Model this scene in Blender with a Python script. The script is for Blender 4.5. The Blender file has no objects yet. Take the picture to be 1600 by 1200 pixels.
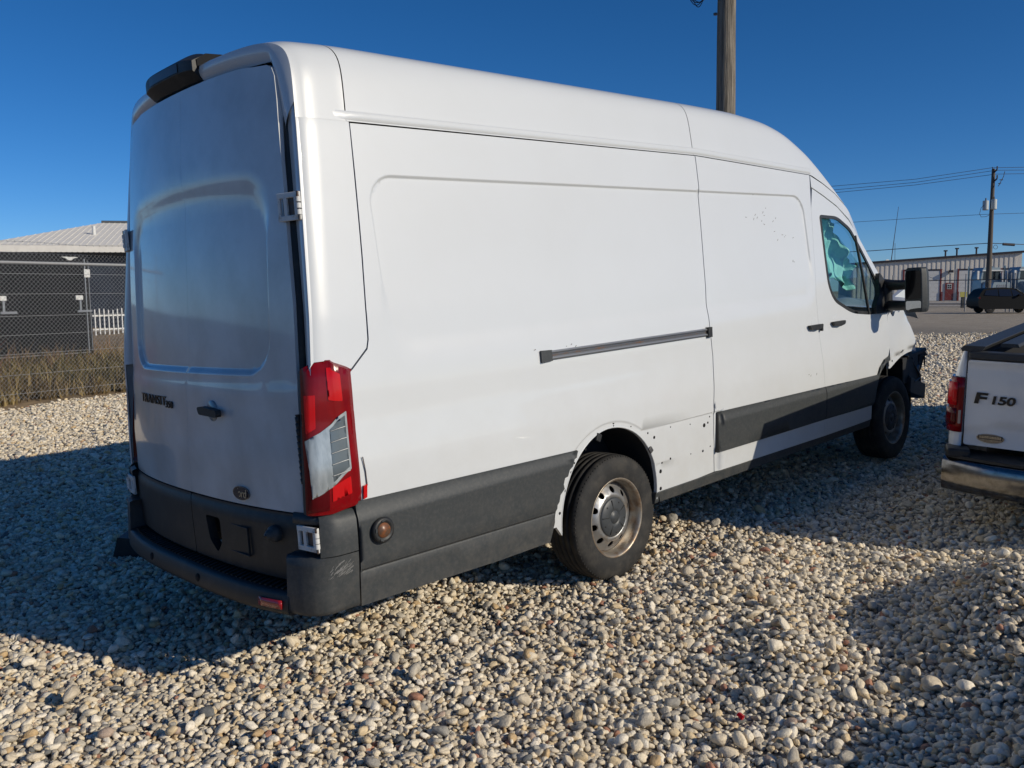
import bpy, bmesh, math, random
import numpy as np
from mathutils import Vector, Matrix, Euler
from mathutils.geometry import delaunay_2d_cdt

# ---------------------------------------------------------------- camera, sky, sun, exposure
scene = bpy.context.scene
COL = scene.collection
RAD = math.radians
CAM = np.array([-1.82632, -2.97806, 1.63813])
YAW, PITCH, ROLL, FPX = RAD(45.91), RAD(-5.902), RAD(-0.554), 1367.2
_f = np.array([math.cos(PITCH)*math.cos(YAW), math.cos(PITCH)*math.sin(YAW), math.sin(PITCH)])
_r = np.cross(_f, [0, 0, 1]); _r /= np.linalg.norm(_r); _u = np.cross(_r, _f)
CR = _r*math.cos(ROLL)+_u*math.sin(ROLL); CU = -_r*math.sin(ROLL)+_u*math.cos(ROLL); CF = _f
cd = bpy.data.cameras.new('camera'); cam = bpy.data.objects.new('camera', cd); COL.objects.link(cam)
cam.matrix_world = Matrix(((CR[0], CU[0], -CF[0], CAM[0]), (CR[1], CU[1], -CF[1], CAM[1]), (CR[2], CU[2], -CF[2], CAM[2]), (0, 0, 0, 1)))
cd.sensor_width = 36.0; cd.lens = FPX/1600*36; cd.clip_start = .05; cd.clip_end = 3000
scene.camera = cam

SUN_EL = RAD(25.0); SUN_DIR = np.array([.30, -.95, 0.]); SUN_DIR /= np.linalg.norm(SUN_DIR)
SUN = np.array([SUN_DIR[0]*math.cos(SUN_EL), SUN_DIR[1]*math.cos(SUN_EL), math.sin(SUN_EL)])
w = bpy.data.worlds.new('World'); scene.world = w; w.use_nodes = True
nt = w.node_tree; nt.nodes.clear()
out = nt.nodes.new('ShaderNodeOutputWorld'); bg = nt.nodes.new('ShaderNodeBackground'); sky = nt.nodes.new('ShaderNodeTexSky')
sky.sky_type = 'NISHITA'; sky.sun_disc = False; sky.sun_elevation = SUN_EL
sky.sun_rotation = math.atan2(SUN_DIR[0], SUN_DIR[1])
sky.air_density = .6; sky.dust_density = .3; sky.ozone_density = 6.0; sky.altitude = 200
hs = nt.nodes.new('ShaderNodeHueSaturation'); hs.inputs['Saturation'].default_value = 1.17   # deep clear-day blue, whole sky alike
bg.inputs[1].default_value = .095
nt.links.new(sky.outputs[0], hs.inputs['Color']); nt.links.new(hs.outputs[0], bg.inputs[0]); nt.links.new(bg.outputs[0], out.inputs[0])
sd = bpy.data.lights.new('sun', 'SUN'); sd.energy = 3.75; sd.angle = RAD(.5); sd.color = (1, .905, .74)
so = bpy.data.objects.new('sun', sd); COL.objects.link(so)
so.rotation_euler = Vector(tuple(SUN)).to_track_quat('Z', 'Y').to_euler(); so.location = (5, -20, 15)
vs = scene.view_settings; vs.view_transform = 'Standard'; vs.look = 'None'; vs.exposure = 0.0; vs.gamma = 1.0; vs.use_curve_mapping = False
rng = np.random.default_rng(7); random.seed(7)

# ---------------------------------------------------------------- helpers
def px(x, y, depth):
    "world point seen at pixel (x, y) of the 1600x1200 picture at a given depth (used to measure the place)"
    return CAM+(CF+CR*(x-800)/FPX-CU*(y-600)/FPX)*depth
def pxz(x, y, z):
    d = CF+CR*(x-800)/FPX-CU*(y-600)/FPX
    return CAM+d*(z-CAM[2])/d[2]

MATS = {}
def mat(name, col, rough=.5, metal=0., coat=0., spec=.5, noise=None, bump=None, trans=0., emit=0., alpha=1., coatrough=.05, ior=1.45):
    m = bpy.data.materials.new(name); m.use_nodes = True; n = m.node_tree.nodes; L = m.node_tree.links
    b = n['Principled BSDF']
    b.inputs['Base Color'].default_value = (*col, 1); b.inputs['Roughness'].default_value = rough; b.inputs['Metallic'].default_value = metal
    b.inputs['Coat Weight'].default_value = coat; b.inputs['Coat Roughness'].default_value = coatrough; b.inputs['Specular IOR Level'].default_value = spec
    b.inputs['Transmission Weight'].default_value = trans; b.inputs['Alpha'].default_value = alpha; b.inputs['IOR'].default_value = ior
    tc = n.new('ShaderNodeTexCoord')
    if noise:   # (scale, colour2, low, high[, roughness amount])
        t = n.new('ShaderNodeTexNoise'); t.inputs['Scale'].default_value = noise[0]; t.inputs['Detail'].default_value = 8; t.inputs['Roughness'].default_value = .62
        mp = n.new('ShaderNodeMapping'); L.new(tc.outputs['Object'], mp.inputs[0]); L.new(mp.outputs[0], t.inputs[0])
        if len(noise) > 4: mp.inputs['Scale'].default_value = noise[4]
        r = n.new('ShaderNodeMapRange'); r.inputs[1].default_value = noise[2]; r.inputs[2].default_value = noise[3]; L.new(t.outputs['Fac'], r.inputs[0])
        mx = n.new('ShaderNodeMix'); mx.data_type = 'RGBA'; mx.inputs[6].default_value = (*col, 1); mx.inputs[7].default_value = (*noise[1], 1)
        L.new(r.outputs[0], mx.inputs[0]); L.new(mx.outputs[2], b.inputs['Base Color'])
    if bump:    # (scale, strength, distance[, stretch])
        t = n.new('ShaderNodeTexNoise'); t.inputs['Scale'].default_value = bump[0]; t.inputs['Detail'].default_value = 5
        mp = n.new('ShaderNodeMapping'); L.new(tc.outputs['Object'], mp.inputs[0]); L.new(mp.outputs[0], t.inputs[0])
        if len(bump) > 3: mp.inputs['Scale'].default_value = bump[3]
        bp = n.new('ShaderNodeBump'); bp.inputs['Strength'].default_value = bump[1]; bp.inputs['Distance'].default_value = bump[2]
        L.new(t.outputs['Fac'], bp.inputs['Height']); L.new(bp.outputs[0], b.inputs['Normal'])
    if emit:
        b.inputs['Emission Color'].default_value = (*col, 1); b.inputs['Emission Strength'].default_value = emit
    MATS[name] = m; return m

def add_dirt(m, col, zlo, zhi, amt, scale=6.):
    "road grime that thins out with height above the sill, broken up by noise"
    n = m.node_tree.nodes; L = m.node_tree.links; b = n['Principled BSDF']
    tc = n.new('ShaderNodeTexCoord'); sp = n.new('ShaderNodeSeparateXYZ'); L.new(tc.outputs['Object'], sp.inputs[0])
    r = n.new('ShaderNodeMapRange'); r.inputs[1].default_value = zhi; r.inputs[2].default_value = zlo; r.inputs[3].default_value = 0; r.inputs[4].default_value = 1
    L.new(sp.outputs[2], r.inputs[0])
    t = n.new('ShaderNodeTexNoise'); t.inputs['Scale'].default_value = scale; t.inputs['Detail'].default_value = 9; t.inputs['Roughness'].default_value = .7
    L.new(tc.outputs['Object'], t.inputs[0])
    r2 = n.new('ShaderNodeMapRange'); r2.inputs[1].default_value = .38; r2.inputs[2].default_value = .75; L.new(t.outputs['Fac'], r2.inputs[0])
    mu = n.new('ShaderNodeMath'); mu.operation = 'MULTIPLY'; L.new(r.outputs[0], mu.inputs[0]); L.new(r2.outputs[0], mu.inputs[1])
    mu2 = n.new('ShaderNodeMath'); mu2.operation = 'MULTIPLY'; L.new(mu.outputs[0], mu2.inputs[0]); mu2.inputs[1].default_value = amt
    mx = n.new('ShaderNodeMix'); mx.data_type = 'RGBA'; mx.inputs[7].default_value = (*col, 1)
    src = b.inputs['Base Color'].links
    if src: L.new(src[0].from_socket, mx.inputs[6])
    else: mx.inputs[6].default_value = b.inputs['Base Color'].default_value
    L.new(mu2.outputs[0], mx.inputs[0]); L.new(mx.outputs[2], b.inputs['Base Color'])
    # grime also dulls the gloss
    rr = n.new('ShaderNodeMapRange'); rr.inputs[3].default_value = b.inputs['Coat Weight'].default_value; rr.inputs[4].default_value = 0
    L.new(mu2.outputs[0], rr.inputs[0]); L.new(rr.outputs[0], b.inputs['Coat Weight'])

PAINT = mat('white_paint', (.595, .615, .628), rough=.32, coat=.6, coatrough=.03, noise=(1.3, (.575, .592, .60), .4, .75), bump=(2.2, .10, .01))
add_dirt(PAINT, (.36, .33, .28), .45, 1.4, .22)
DOORSHADE = mat('rear_door_shaded_paint', (.58, .595, .60), rough=.34, coat=.9, coatrough=.06, noise=(3.1, (.46, .465, .46), .40, .72))  # van white toned darker to paint the doors' shade, plus a dirt film
add_dirt(DOORSHADE, (.34, .32, .29), .6, 2.3, .55, 3.2)
SCUFF = mat('scuffed_plastic', (.17, .17, .165), rough=.8)
PLAST = mat('grey_plastic', (.034, .039, .042), rough=.52, noise=(60, (.058, .060, .060), .45, .75), bump=(420, .25, .002))
add_dirt(PLAST, (.15, .135, .115), .30, .80, .45, 14)
BLACKP = mat('black_plastic', (.016, .017, .018), rough=.5, noise=(14, (.04, .038, .035), .5, .75), bump=(300, .2, .002))
DARK = mat('dark_void', (.006, .006, .007), rough=.9)
BLACKG = mat('gloss_black', (.01, .01, .012), rough=.12, coat=.6)
RUBBER = mat('tyre_rubber', (.018, .018, .018), rough=.78, noise=(11, (.055, .050, .043), .45, .75), bump=(60, .25, .004))
SILVER = mat('silver_wheel', (.36, .36, .355), rough=.38, metal=.75, noise=(12, (.30, .24, .18), .5, .72))
RUSTLIP = mat('rusty_wheel_lip', (.36, .32, .265), rough=.42, metal=.7, noise=(14, (.22, .13, .07), .45, .68))
ALU = mat('bare_aluminium', (.30, .31, .32), rough=.42, metal=.8)
STEEL = mat('dark_steel', (.10, .10, .105), rough=.5, metal=.6, noise=(20, (.16, .08, .04), .5, .7))
REDL = mat('red_lens', (.20, .002, .004), rough=.16, coat=.25, spec=.3, noise=(9, (.15, .002, .004), .4, .65))
REDB = mat('bright_red_lens', (.50, .005, .007), rough=.16, coat=.25, spec=.3, noise=(16, (.48, .006, .008), .4, .65))
REDD = mat('dark_red_lens', (.08, .002, .004), rough=.14, coat=.25, spec=.3)
CHAMBER = mat('lamp_chamber', (.13, .155, .17), rough=.2, metal=.5, coat=.5)
CLEARL = mat('clear_lens', (.50, .53, .54), rough=.2, metal=.35, coat=1., noise=(26, (.30, .33, .34), .35, .65, (1, 1, .35)))
def glass_mat(name, tint, gloss):
    m = bpy.data.materials.new(name); m.use_nodes = True; n = m.node_tree.nodes; L = m.node_tree.links; n.clear()
    o = n.new('ShaderNodeOutputMaterial'); t = n.new('ShaderNodeBsdfTransparent'); t.inputs[0].default_value = (*tint, 1); g = n.new('ShaderNodeBsdfGlossy'); g.inputs['Roughness'].default_value = .02
    lw = n.new('ShaderNodeLayerWeight'); lw.inputs[0].default_value = .5; p = n.new('ShaderNodeMath'); p.operation = 'POWER'; p.inputs[1].default_value = 4; L.new(lw.outputs['Facing'], p.inputs[0])
    f = n.new('ShaderNodeMath'); f.operation = 'MULTIPLY_ADD'; f.inputs[1].default_value = gloss; f.inputs[2].default_value = .10; L.new(p.outputs[0], f.inputs[0])
    x = n.new('ShaderNodeMixShader'); L.new(f.outputs[0], x.inputs[0]); L.new(t.outputs[0], x.inputs[1]); L.new(g.outputs[0], x.inputs[2]); L.new(x.outputs[0], o.inputs[0]); return m
GLASS = glass_mat('tinted_glass', (.72, .87, .89), .6)
GREEN = mat('green_cloth', (.46, .80, .70), rough=.85, noise=(14, (.34, .70, .60), .4, .7), bump=(9, .8, .03))
SHELL = mat('inner_shell', (.03, .03, .032), rough=.9)
SEATM = mat('seat_fabric', (.035, .036, .04), rough=.9, bump=(90, .3, .003))
WHITEM = mat('white_metal', (.62, .62, .60), rough=.45, noise=(30, (.35, .27, .2), .55, .75))
LETTER = mat('badge_black', (.012, .012, .013), rough=.3)
GOLD = mat('badge_letters', (.55, .47, .33), rough=.35, metal=.6)
CHROME = mat('chrome', (.26, .26, .265), rough=.17, metal=1., noise=(30, (.17, .165, .16), .45, .7))
MIRROR = mat('mirror_glass', (.35, .37, .39), rough=.02, metal=1.)

def link(o, parent=None):
    COL.objects.link(o)
    if parent is not None: o.parent = parent
    return o
def empty(name, loc=(0, 0, 0), rot=(0, 0, 0), parent=None):
    o = bpy.data.objects.new(name, None); o.location = loc; o.rotation_euler = rot; o.empty_display_size = .2
    return link(o, parent)
def tag(o, label=None, cat=None, group=None, kind=None):
    if label: o['label'] = label
    if cat: o['category'] = cat
    if group: o['group'] = group
    if kind: o['kind'] = kind
    return o
def copy_tree(o, parent=None):
    c = o.copy(); COL.objects.link(c); c.parent = parent
    for ch in list(o.children): copy_tree(ch, c)
    return c

class MB:
    "collects shapes and links them as ONE mesh object"
    def __init__(s): s.v = []; s.f = []; s.sm = []
    def add(s, v, f, smooth=False):
        o = len(s.v); s.v += [tuple(map(float, p)) for p in v]
        for q in f: s.f.append(tuple(i+o for i in q)); s.sm.append(smooth)
        return s
    def box(s, c, d, rot=None):
        x, y, z = d[0]/2, d[1]/2, d[2]/2
        v = [Vector((a*x, b*y, e*z)) for a in (-1, 1) for b in (-1, 1) for e in (-1, 1)]
        if rot is not None:
            R = rot if isinstance(rot, Matrix) else Euler(rot).to_matrix()
            v = [R @ p for p in v]
        v = [(p[0]+c[0], p[1]+c[1], p[2]+c[2]) for p in v]
        return s.add(v, [(0, 1, 3, 2), (4, 6, 7, 5), (0, 4, 5, 1), (2, 3, 7, 6), (0, 2, 6, 4), (1, 5, 7, 3)])
    def bx(s, a, b):
        return s.box([(a[i]+b[i])/2 for i in range(3)], [abs(b[i]-a[i]) for i in range(3)])
    def tube(s, pts, r, n=8, caps=True, smooth=True):
        pts = [np.array(p, float) for p in pts]; R = r if isinstance(r, (list, tuple)) else [r]*len(pts)
        vs, fs = [], []; prev = None
        for i, p in enumerate(pts):
            t = pts[min(i+1, len(pts)-1)]-pts[max(i-1, 0)]; t = t/(np.linalg.norm(t)+1e-12)
            a = np.array([0, 0, 1.]) if prev is None else prev
            if prev is None and abs(t[2]) > .95: a = np.array([1., 0, 0])
            a = a-t*(a@t); a /= np.linalg.norm(a)+1e-12; b = np.cross(t, a); prev = a
            for k in range(n):
                th = 2*math.pi*k/n; vs.append(p+R[i]*(a*math.cos(th)+b*math.sin(th)))
        for i in range(len(pts)-1):
            for k in range(n):
                fs.append((i*n+k, i*n+(k+1) % n, (i+1)*n+(k+1) % n, (i+1)*n+k))
        s.add(vs, fs, smooth)
        if caps:
            s.add(vs[:n], [tuple(range(n-1, -1, -1))]); s.add(vs[-n:], [tuple(range(n))])
        return s
    def lathe(s, prof, n=48, c=(0, 0, 0), axis='y', smooth=True, closed=False):
        "profile of (radius, along-axis)"
        vs, fs = [], []; m = len(prof)
        for k in range(n):
            th = 2*math.pi*k/n
            for r, h in prof:
                a, b = r*math.cos(th), r*math.sin(th)
                p = {'y': (a, h, b), 'x': (h, a, b), 'z': (a, b, h)}[axis]
                vs.append((p[0]+c[0], p[1]+c[1], p[2]+c[2]))
        for k in range(n):
            k2 = (k+1) % n
            for i in range(m-1 if not closed else m):
                j = (i+1) % m
                fs.append((k*m+i, k*m+j, k2*m+j, k2*m+i))
        return s.add(vs, fs, smooth)
    def prism(s, poly, f0, f1, smooth=False):
        "poly of 2D points, f0/f1 map a 2D point to the two end faces"
        n = len(poly); v = [f0(*p) for p in poly]+[f1(*p) for p in poly]
        s.add(v, [(i, (i+1) % n, n+(i+1) % n, n+i) for i in range(n)], smooth)
        s.add(v[:n], [tuple(range(n-1, -1, -1))]); s.add(v[n:], [tuple(range(n))])
        return s
    def grid(s, fn, us, vs_, smooth=True, flip=False):
        v = [fn(a, b) for a in us for b in vs_]; m = len(vs_); f = []
        for i in range(len(us)-1):
            for j in range(m-1):
                q = (i*m+j, (i+1)*m+j, (i+1)*m+j+1, i*m+j+1); f.append(q[::-1] if flip else q)
        return s.add(v, f, smooth)
    def build(s, name, m, parent=None, bevel=0., seg=2, fixn=True):
        me = bpy.data.meshes.new(name); me.from_pydata(s.v, [], s.f); me.update()
        if fixn:
            bm = bmesh.new(); bm.from_mesh(me); bmesh.ops.recalc_face_normals(bm, faces=bm.faces); bm.to_mesh(me); bm.free()
        me.polygons.foreach_set('use_smooth', [bool(x) for x in s.sm] if not bevel else [True]*len(s.sm))
        if m: me.materials.append(m)
        o = bpy.data.objects.new(name, me); link(o, parent)
        if bevel:
            b = o.modifiers.new('bevel', 'BEVEL'); b.width = bevel; b.segments = seg; b.limit_method = 'ANGLE'; b.angle_limit = RAD(35); b.harden_normals = True
        return o

def inpoly(P, poly):
    poly = np.asarray(poly, float); P = np.asarray(P, float); x, y = P[:, 0], P[:, 1]; c = np.zeros(len(P), bool); n = len(poly)
    for i in range(n):
        x1, y1 = poly[i]; x2, y2 = poly[(i+1) % n]
        if y1 == y2: continue
        k = ((y1 > y) != (y2 > y)) & (x < (x2-x1)*(y-y1)/(y2-y1)+x1); c ^= k
    return c
def resample(poly, sp):
    o = []; n = len(poly)
    for i in range(n):
        a = np.array(poly[i], float); b = np.array(poly[(i+1) % n], float); L = np.linalg.norm(b-a); k = max(1, int(math.ceil(L/sp)))
        o += [a+(b-a)*j/k for j in range(k)]
    return np.array(o)
def rounded(poly, rad, n=5):
    "round the corners of a 2D polygon; rad number or list"
    o = []; m = len(poly)
    for i in range(m):
        p = np.array(poly[i], float); a = np.array(poly[i-1], float); b = np.array(poly[(i+1) % m], float)
        r = rad[i] if isinstance(rad, (list, tuple)) else rad
        if r <= 0: o.append(tuple(p)); continue
        da = (a-p); db = (b-p); la, lb = np.linalg.norm(da), np.linalg.norm(db); r2 = min(r, la*.48, lb*.48)
        p0 = p+da/la*r2; p1 = p+db/lb*r2
        for k in range(n+1):
            t = k/n; o.append(tuple((1-t)**2*p0+2*t*(1-t)*p+t*t*p1))
    return o
def pdist(P, poly):
    P = np.asarray(P, float); poly = np.asarray(poly, float); d = np.full(len(P), 1e9); n = len(poly)
    for i in range(n):
        a = poly[i]; b = poly[(i+1) % n]; ab = b-a; L2 = ab@ab
        if L2 < 1e-14: continue
        t = np.clip(((P-a)@ab)/L2, 0, 1); d = np.minimum(d, np.linalg.norm(P-(a+t[:, None]*ab), axis=1))
    return d
def panel(name, outline, f3, m, parent, sp=.05, holes=(), extra=None, flange=.02, osp=None, thick_dir=None):
    "sheet with a 2D outline lifted to 3D by f3(u, v) -> Nx3 (vectorised), analytic normals, folded edge"
    osp = osp or sp
    loops = [resample(outline, osp)]+[resample(h, osp*.6) for h in holes]
    lo = loops[0].min(0); hi = loops[0].max(0)
    gu, gv = np.meshgrid(np.arange(lo[0]+sp*.5, hi[0], sp), np.arange(lo[1]+sp*.5, hi[1], sp)); G = np.stack([gu.ravel(), gv.ravel()], -1)
    if extra is not None:
        from mathutils.kdtree import KDTree
        kd = KDTree(len(extra))
        for i_, e_ in enumerate(extra): kd.insert((float(e_[0]), float(e_[1]), 0), i_)
        kd.balance(); G = G[[kd.find((float(g[0]), float(g[1]), 0))[2] > sp*.55 for g in G]]
        G = np.vstack([G, extra])
    k = inpoly(G, loops[0])
    for h in loops[1:]: k &= ~inpoly(G, h)
    G = G[k]
    k = np.ones(len(G), bool)
    for h in loops: k &= pdist(G, h) > osp*.25
    G = G[k]
    pts = []; edges = []
    for h in loops:
        o = len(pts); n = len(h); pts += [Vector((float(a), float(b))) for a, b in h]; edges += [(o+i, o+(i+1) % n) for i in range(n)]
    nb = len(pts)
    pts += [Vector((float(a), float(b))) for a, b in G]
    V, E, F, ov, _, _ = delaunay_2d_cdt(pts, edges, [], 0, 1e-6)
    UV = np.array([(p.x, p.y) for p in V]); T = np.array([t for t in F if len(t) == 3]); c = UV[T].mean(1)
    k = inpoly(c, loops[0])
    for h in loops[1:]: k &= ~inpoly(c, h)
    T = T[k]
    P = f3(UV[:, 0], UV[:, 1]); e = 1e-3
    du = f3(UV[:, 0]+e, UV[:, 1])-f3(UV[:, 0]-e, UV[:, 1]); dv = f3(UV[:, 0], UV[:, 1]+e)-f3(UV[:, 0], UV[:, 1]-e)
    N = np.cross(du, dv); N /= np.linalg.norm(N, axis=1)[:, None]+1e-15
    td = np.array(thick_dir, float)          # inward direction
    if (N@td).mean() > 0: N = -N; T = T[:, ::-1]
    # orientation of triangles must follow N
    fn = np.cross(P[T[:, 1]]-P[T[:, 0]], P[T[:, 2]]-P[T[:, 0]]); fl = (fn*N[T[:, 0]]).sum(1) < 0; T[fl] = T[fl][:, ::-1]
    verts = P.tolist(); faces = T.tolist(); ln = [N[i] for t in T for i in t]
    if flange:
        cnt = {}
        for t in T:
            for i in range(3):
                a, b = int(t[i]), int(t[(i+1) % 3]); cnt[(a, b)] = 1
        for (a, b) in list(cnt):
            if (b, a) in cnt: continue
            o = len(verts)
            for i in (a, b): verts.append((P[i]+td*flange).tolist())
            faces.append([b, a, o, o+1])
            q = np.cross(P[a]-P[b], td); q = q/(np.linalg.norm(q)+1e-12)
            ln += [q]*4
    me = bpy.data.meshes.new(name); me.from_pydata(verts, [], faces); me.update()
    me.polygons.foreach_set('use_smooth', [True]*len(me.polygons))
    me.normals_split_custom_set([tuple(x) for x in ln])
    me.materials.append(m)
    o = bpy.data.objects.new(name, me); return link(o, parent)

def text_mesh(name, body, m, parent, size, f3, depth=.004, shear=0., spacing=1., bold=0., stretch=1.):
    "flat lettering mapped on a surface: f3(u, v, w) -> point, w is height above the surface"
    cu = bpy.data.curves.new(name, 'FONT'); cu.body = body; cu.size = size; cu.shear = shear; cu.space_character = spacing; cu.offset = bold
    cu.align_x = 'CENTER'; cu.align_y = 'CENTER'; cu.resolution_u = 3; cu.extrude = depth/2
    t = bpy.data.objects.new('tmp_text', cu); COL.objects.link(t)
    bpy.context.view_layer.update()
    me = bpy.data.meshes.new_from_object(t.evaluated_get(bpy.context.evaluated_depsgraph_get()))
    bpy.data.objects.remove(t); bpy.data.curves.remove(cu)
    me.name = name
    for v in me.vertices: v.co = f3(v.co.x*stretch, v.co.y, v.co.z+depth/2)
    me.update(); me.materials.clear(); me.materials.append(m)
    return link(bpy.data.objects.new(name, me), parent)
def smooth_table(xs, ys, lo, hi, sig, n=1200):
    t = np.linspace(lo-.3, hi+.3, n); y = np.interp(t, xs, ys); h = t[1]-t[0]
    k = np.arange(-int(4*sig/h), int(4*sig/h)+1)*h; g = np.exp(-k*k/(2*sig*sig)); g /= g.sum()
    ys2 = np.convolve(np.pad(y, len(k)//2, mode='edge'), g, mode='valid')
    return lambda q: np.interp(q, t, ys2)
def sstep(x): x = np.clip(x, 0, 1); return x*x*(3-2*x)
# ---------------------------------------------------------------- ground
def G(x, y):
    x = np.asarray(x, float); y = np.asarray(y, float)
    dx = 6*np.tanh((x-1.96)/6); dy = 6*np.tanh((y-1)/6)
    r2 = (x-2.5)**2+(y-1)**2
    z = (.0457*dx-.0292*dy)*np.exp(-r2/14**2)
    z = z-.012
    # ruts and heaps of loose stone beside the pickup
    for cx, cy, h, sx, sy, a in MOUNDS:
        ca, sa = math.cos(a), math.sin(a); u = (x-cx)*ca+(y-cy)*sa; v = -(x-cx)*sa+(y-cy)*ca
        z = z+h*np.exp(-(u/sx)**2-(v/sy)**2)
    near = np.exp(-r2/18**2)
    z = z+near*(.010*np.sin(x*2.1+.7*y)*np.sin(y*1.7-.4*x)+.007*np.sin(x*4.3-1.9*y+1)+.006*np.sin(5.1*y+2.2*x))
    return z
MOUNDS = [(2.50, -1.86, .315, .78, .37, .22), (1.30, -2.62, .38, .75, .42, .15), (1.62, -1.18, .09, .45, .22, .5), (2.2, -.55, .05, .5, .3, .3), (.7, -1.35, -.05, .6, .35, .3)]  # second heap is unseen, added to shade the near right stones

def axis(lo, hi, c0, c1, fine):
    a = list(np.arange(c0, c1, fine)); s = fine; v = c1
    while v < hi: a.append(v); s *= 1.22; v += s
    a.append(hi); s = fine; v = c0-fine; b = []
    while v > lo: b.append(v); s *= 1.22; v -= s
    b.append(lo)
    return np.array(b[::-1]+a)
def gravel_mat():
    m = bpy.data.materials.new('gravel_ground'); m.use_nodes = True; n = m.node_tree.nodes; L = m.node_tree.links; b = n['Principled BSDF']
    b.inputs['Roughness'].default_value = .85; b.inputs['Specular IOR Level'].default_value = .25
    tc = n.new('ShaderNodeTexCoord')
    v = n.new('ShaderNodeTexVoronoi'); v.inputs['Scale'].default_value = 26; L.new(tc.outputs['Object'], v.inputs[0])
    cr = n.new('ShaderNodeValToRGB'); e = cr.color_ramp.elements
    e[0].position = 0; e[0].color = (.16, .135, .105, 1); e[1].position = 1; e[1].color = (.40, .365, .31, 1)
    sep = n.new('ShaderNodeSeparateColor'); L.new(v.outputs['Color'], sep.inputs[0]); L.new(sep.outputs[0], cr.inputs[0])
    # cell edges darkened, painting the shade in the gaps between stones
    r = n.new('ShaderNodeMapRange'); r.inputs[1].default_value = .25; r.inputs[2].default_value = .7; r.inputs[3].default_value = 0; r.inputs[4].default_value = .55; L.new(v.outputs['Distance'], r.inputs[0])
    mx = n.new('ShaderNodeMix'); mx.data_type = 'RGBA'; mx.inputs[7].default_value = (.05, .04, .03, 1); L.new(cr.outputs[0], mx.inputs[6]); L.new(r.outputs[0], mx.inputs[0])
    # far yard: worn tan dirt road strips; position in the yard decides
    sp = n.new('ShaderNodeSeparateXYZ'); L.new(tc.outputs['Object'], sp.inputs[0])
    ns = n.new('ShaderNodeTexNoise'); ns.inputs['Scale'].default_value = .22; ns.inputs['Detail'].default_value = 8; L.new(tc.outputs['Object'], ns.inputs[0])
    ad = n.new('ShaderNodeMath'); ad.operation = 'MULTIPLY_ADD'; ad.inputs[1].default_value = 16; L.new(ns.outputs['Fac'], ad.inputs[0]); L.new(sp.outputs[0], ad.inputs[2])
    r3 = n.new('ShaderNodeMapRange'); r3.inputs[1].default_value = 38; r3.inputs[2].default_value = 50; L.new(ad.outputs[0], r3.inputs[0])
    n3 = n.new('ShaderNodeTexNoise'); n3.inputs['Scale'].default_value = 1.4; n3.inputs['Detail'].default_value = 9; n3.inputs['Roughness'].default_value = .7; L.new(tc.outputs['Object'], n3.inputs[0])
    c3 = n.new('ShaderNodeValToRGB'); e = c3.color_ramp.elements; e[0].position = .3; e[0].color = (.20, .165, .122, 1); e[1].position = .7; e[1].color = (.50, .435, .345, 1)
    n4 = n.new('ShaderNodeTexNoise'); n4.inputs['Scale'].default_value = 9; n4.inputs['Detail'].default_value = 6; n4.inputs['Roughness'].default_value = .8; L.new(tc.outputs['Object'], n4.inputs[0])
    av = n.new('ShaderNodeMath'); av.operation = 'MULTIPLY_ADD'; av.inputs[1].default_value = .55; L.new(n4.outputs['Fac'], av.inputs[0])
    hf = n.new('ShaderNodeMath'); hf.operation = 'MULTIPLY'; hf.inputs[1].default_value = .45; L.new(n3.outputs['Fac'], hf.inputs[0]); L.new(hf.outputs[0], av.inputs[2]); L.new(av.outputs[0], c3.inputs[0])
    m2 = n.new('ShaderNodeMix'); m2.data_type = 'RGBA'; L.new(mx.outputs[2], m2.inputs[6]); L.new(c3.outputs[0], m2.inputs[7]); L.new(r3.outputs[0], m2.inputs[0])
    L.new(m2.outputs[2], b.inputs['Base Color'])
    bp = n.new('ShaderNodeBump'); bp.invert = True; bp.inputs['Strength'].default_value = .9; bp.inputs['Distance'].default_value = .02; L.new(v.outputs['Distance'], bp.inputs['Height']); L.new(bp.outputs[0], b.inputs['Normal'])
    return m
GRAVM = gravel_mat()
xs = axis(-900, 1400, -4.5, 14, .11); ys = axis(-1100, 1200, -6.5, 14, .11)
X, Y = np.meshgrid(xs, ys, indexing='ij'); Z = G(X, Y)
nx, ny = len(xs), len(ys)
idx = np.arange(nx*ny).reshape(nx, ny)
quads = np.stack([idx[:-1, :-1], idx[1:, :-1], idx[1:, 1:], idx[:-1, 1:]], -1).reshape(-1, 4)
me = bpy.data.meshes.new('gravel_ground'); me.from_pydata(np.stack([X, Y, Z], -1).reshape(-1, 3).tolist(), [], quads.tolist()); me.update()
me.polygons.foreach_set('use_smooth', [True]*len(me.polygons)); me.materials.append(GRAVM)
ground = link(bpy.data.objects.new('gravel_ground', me)); tag(ground, 'pale loose gravel covering the whole yard', kind='structure')

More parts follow.
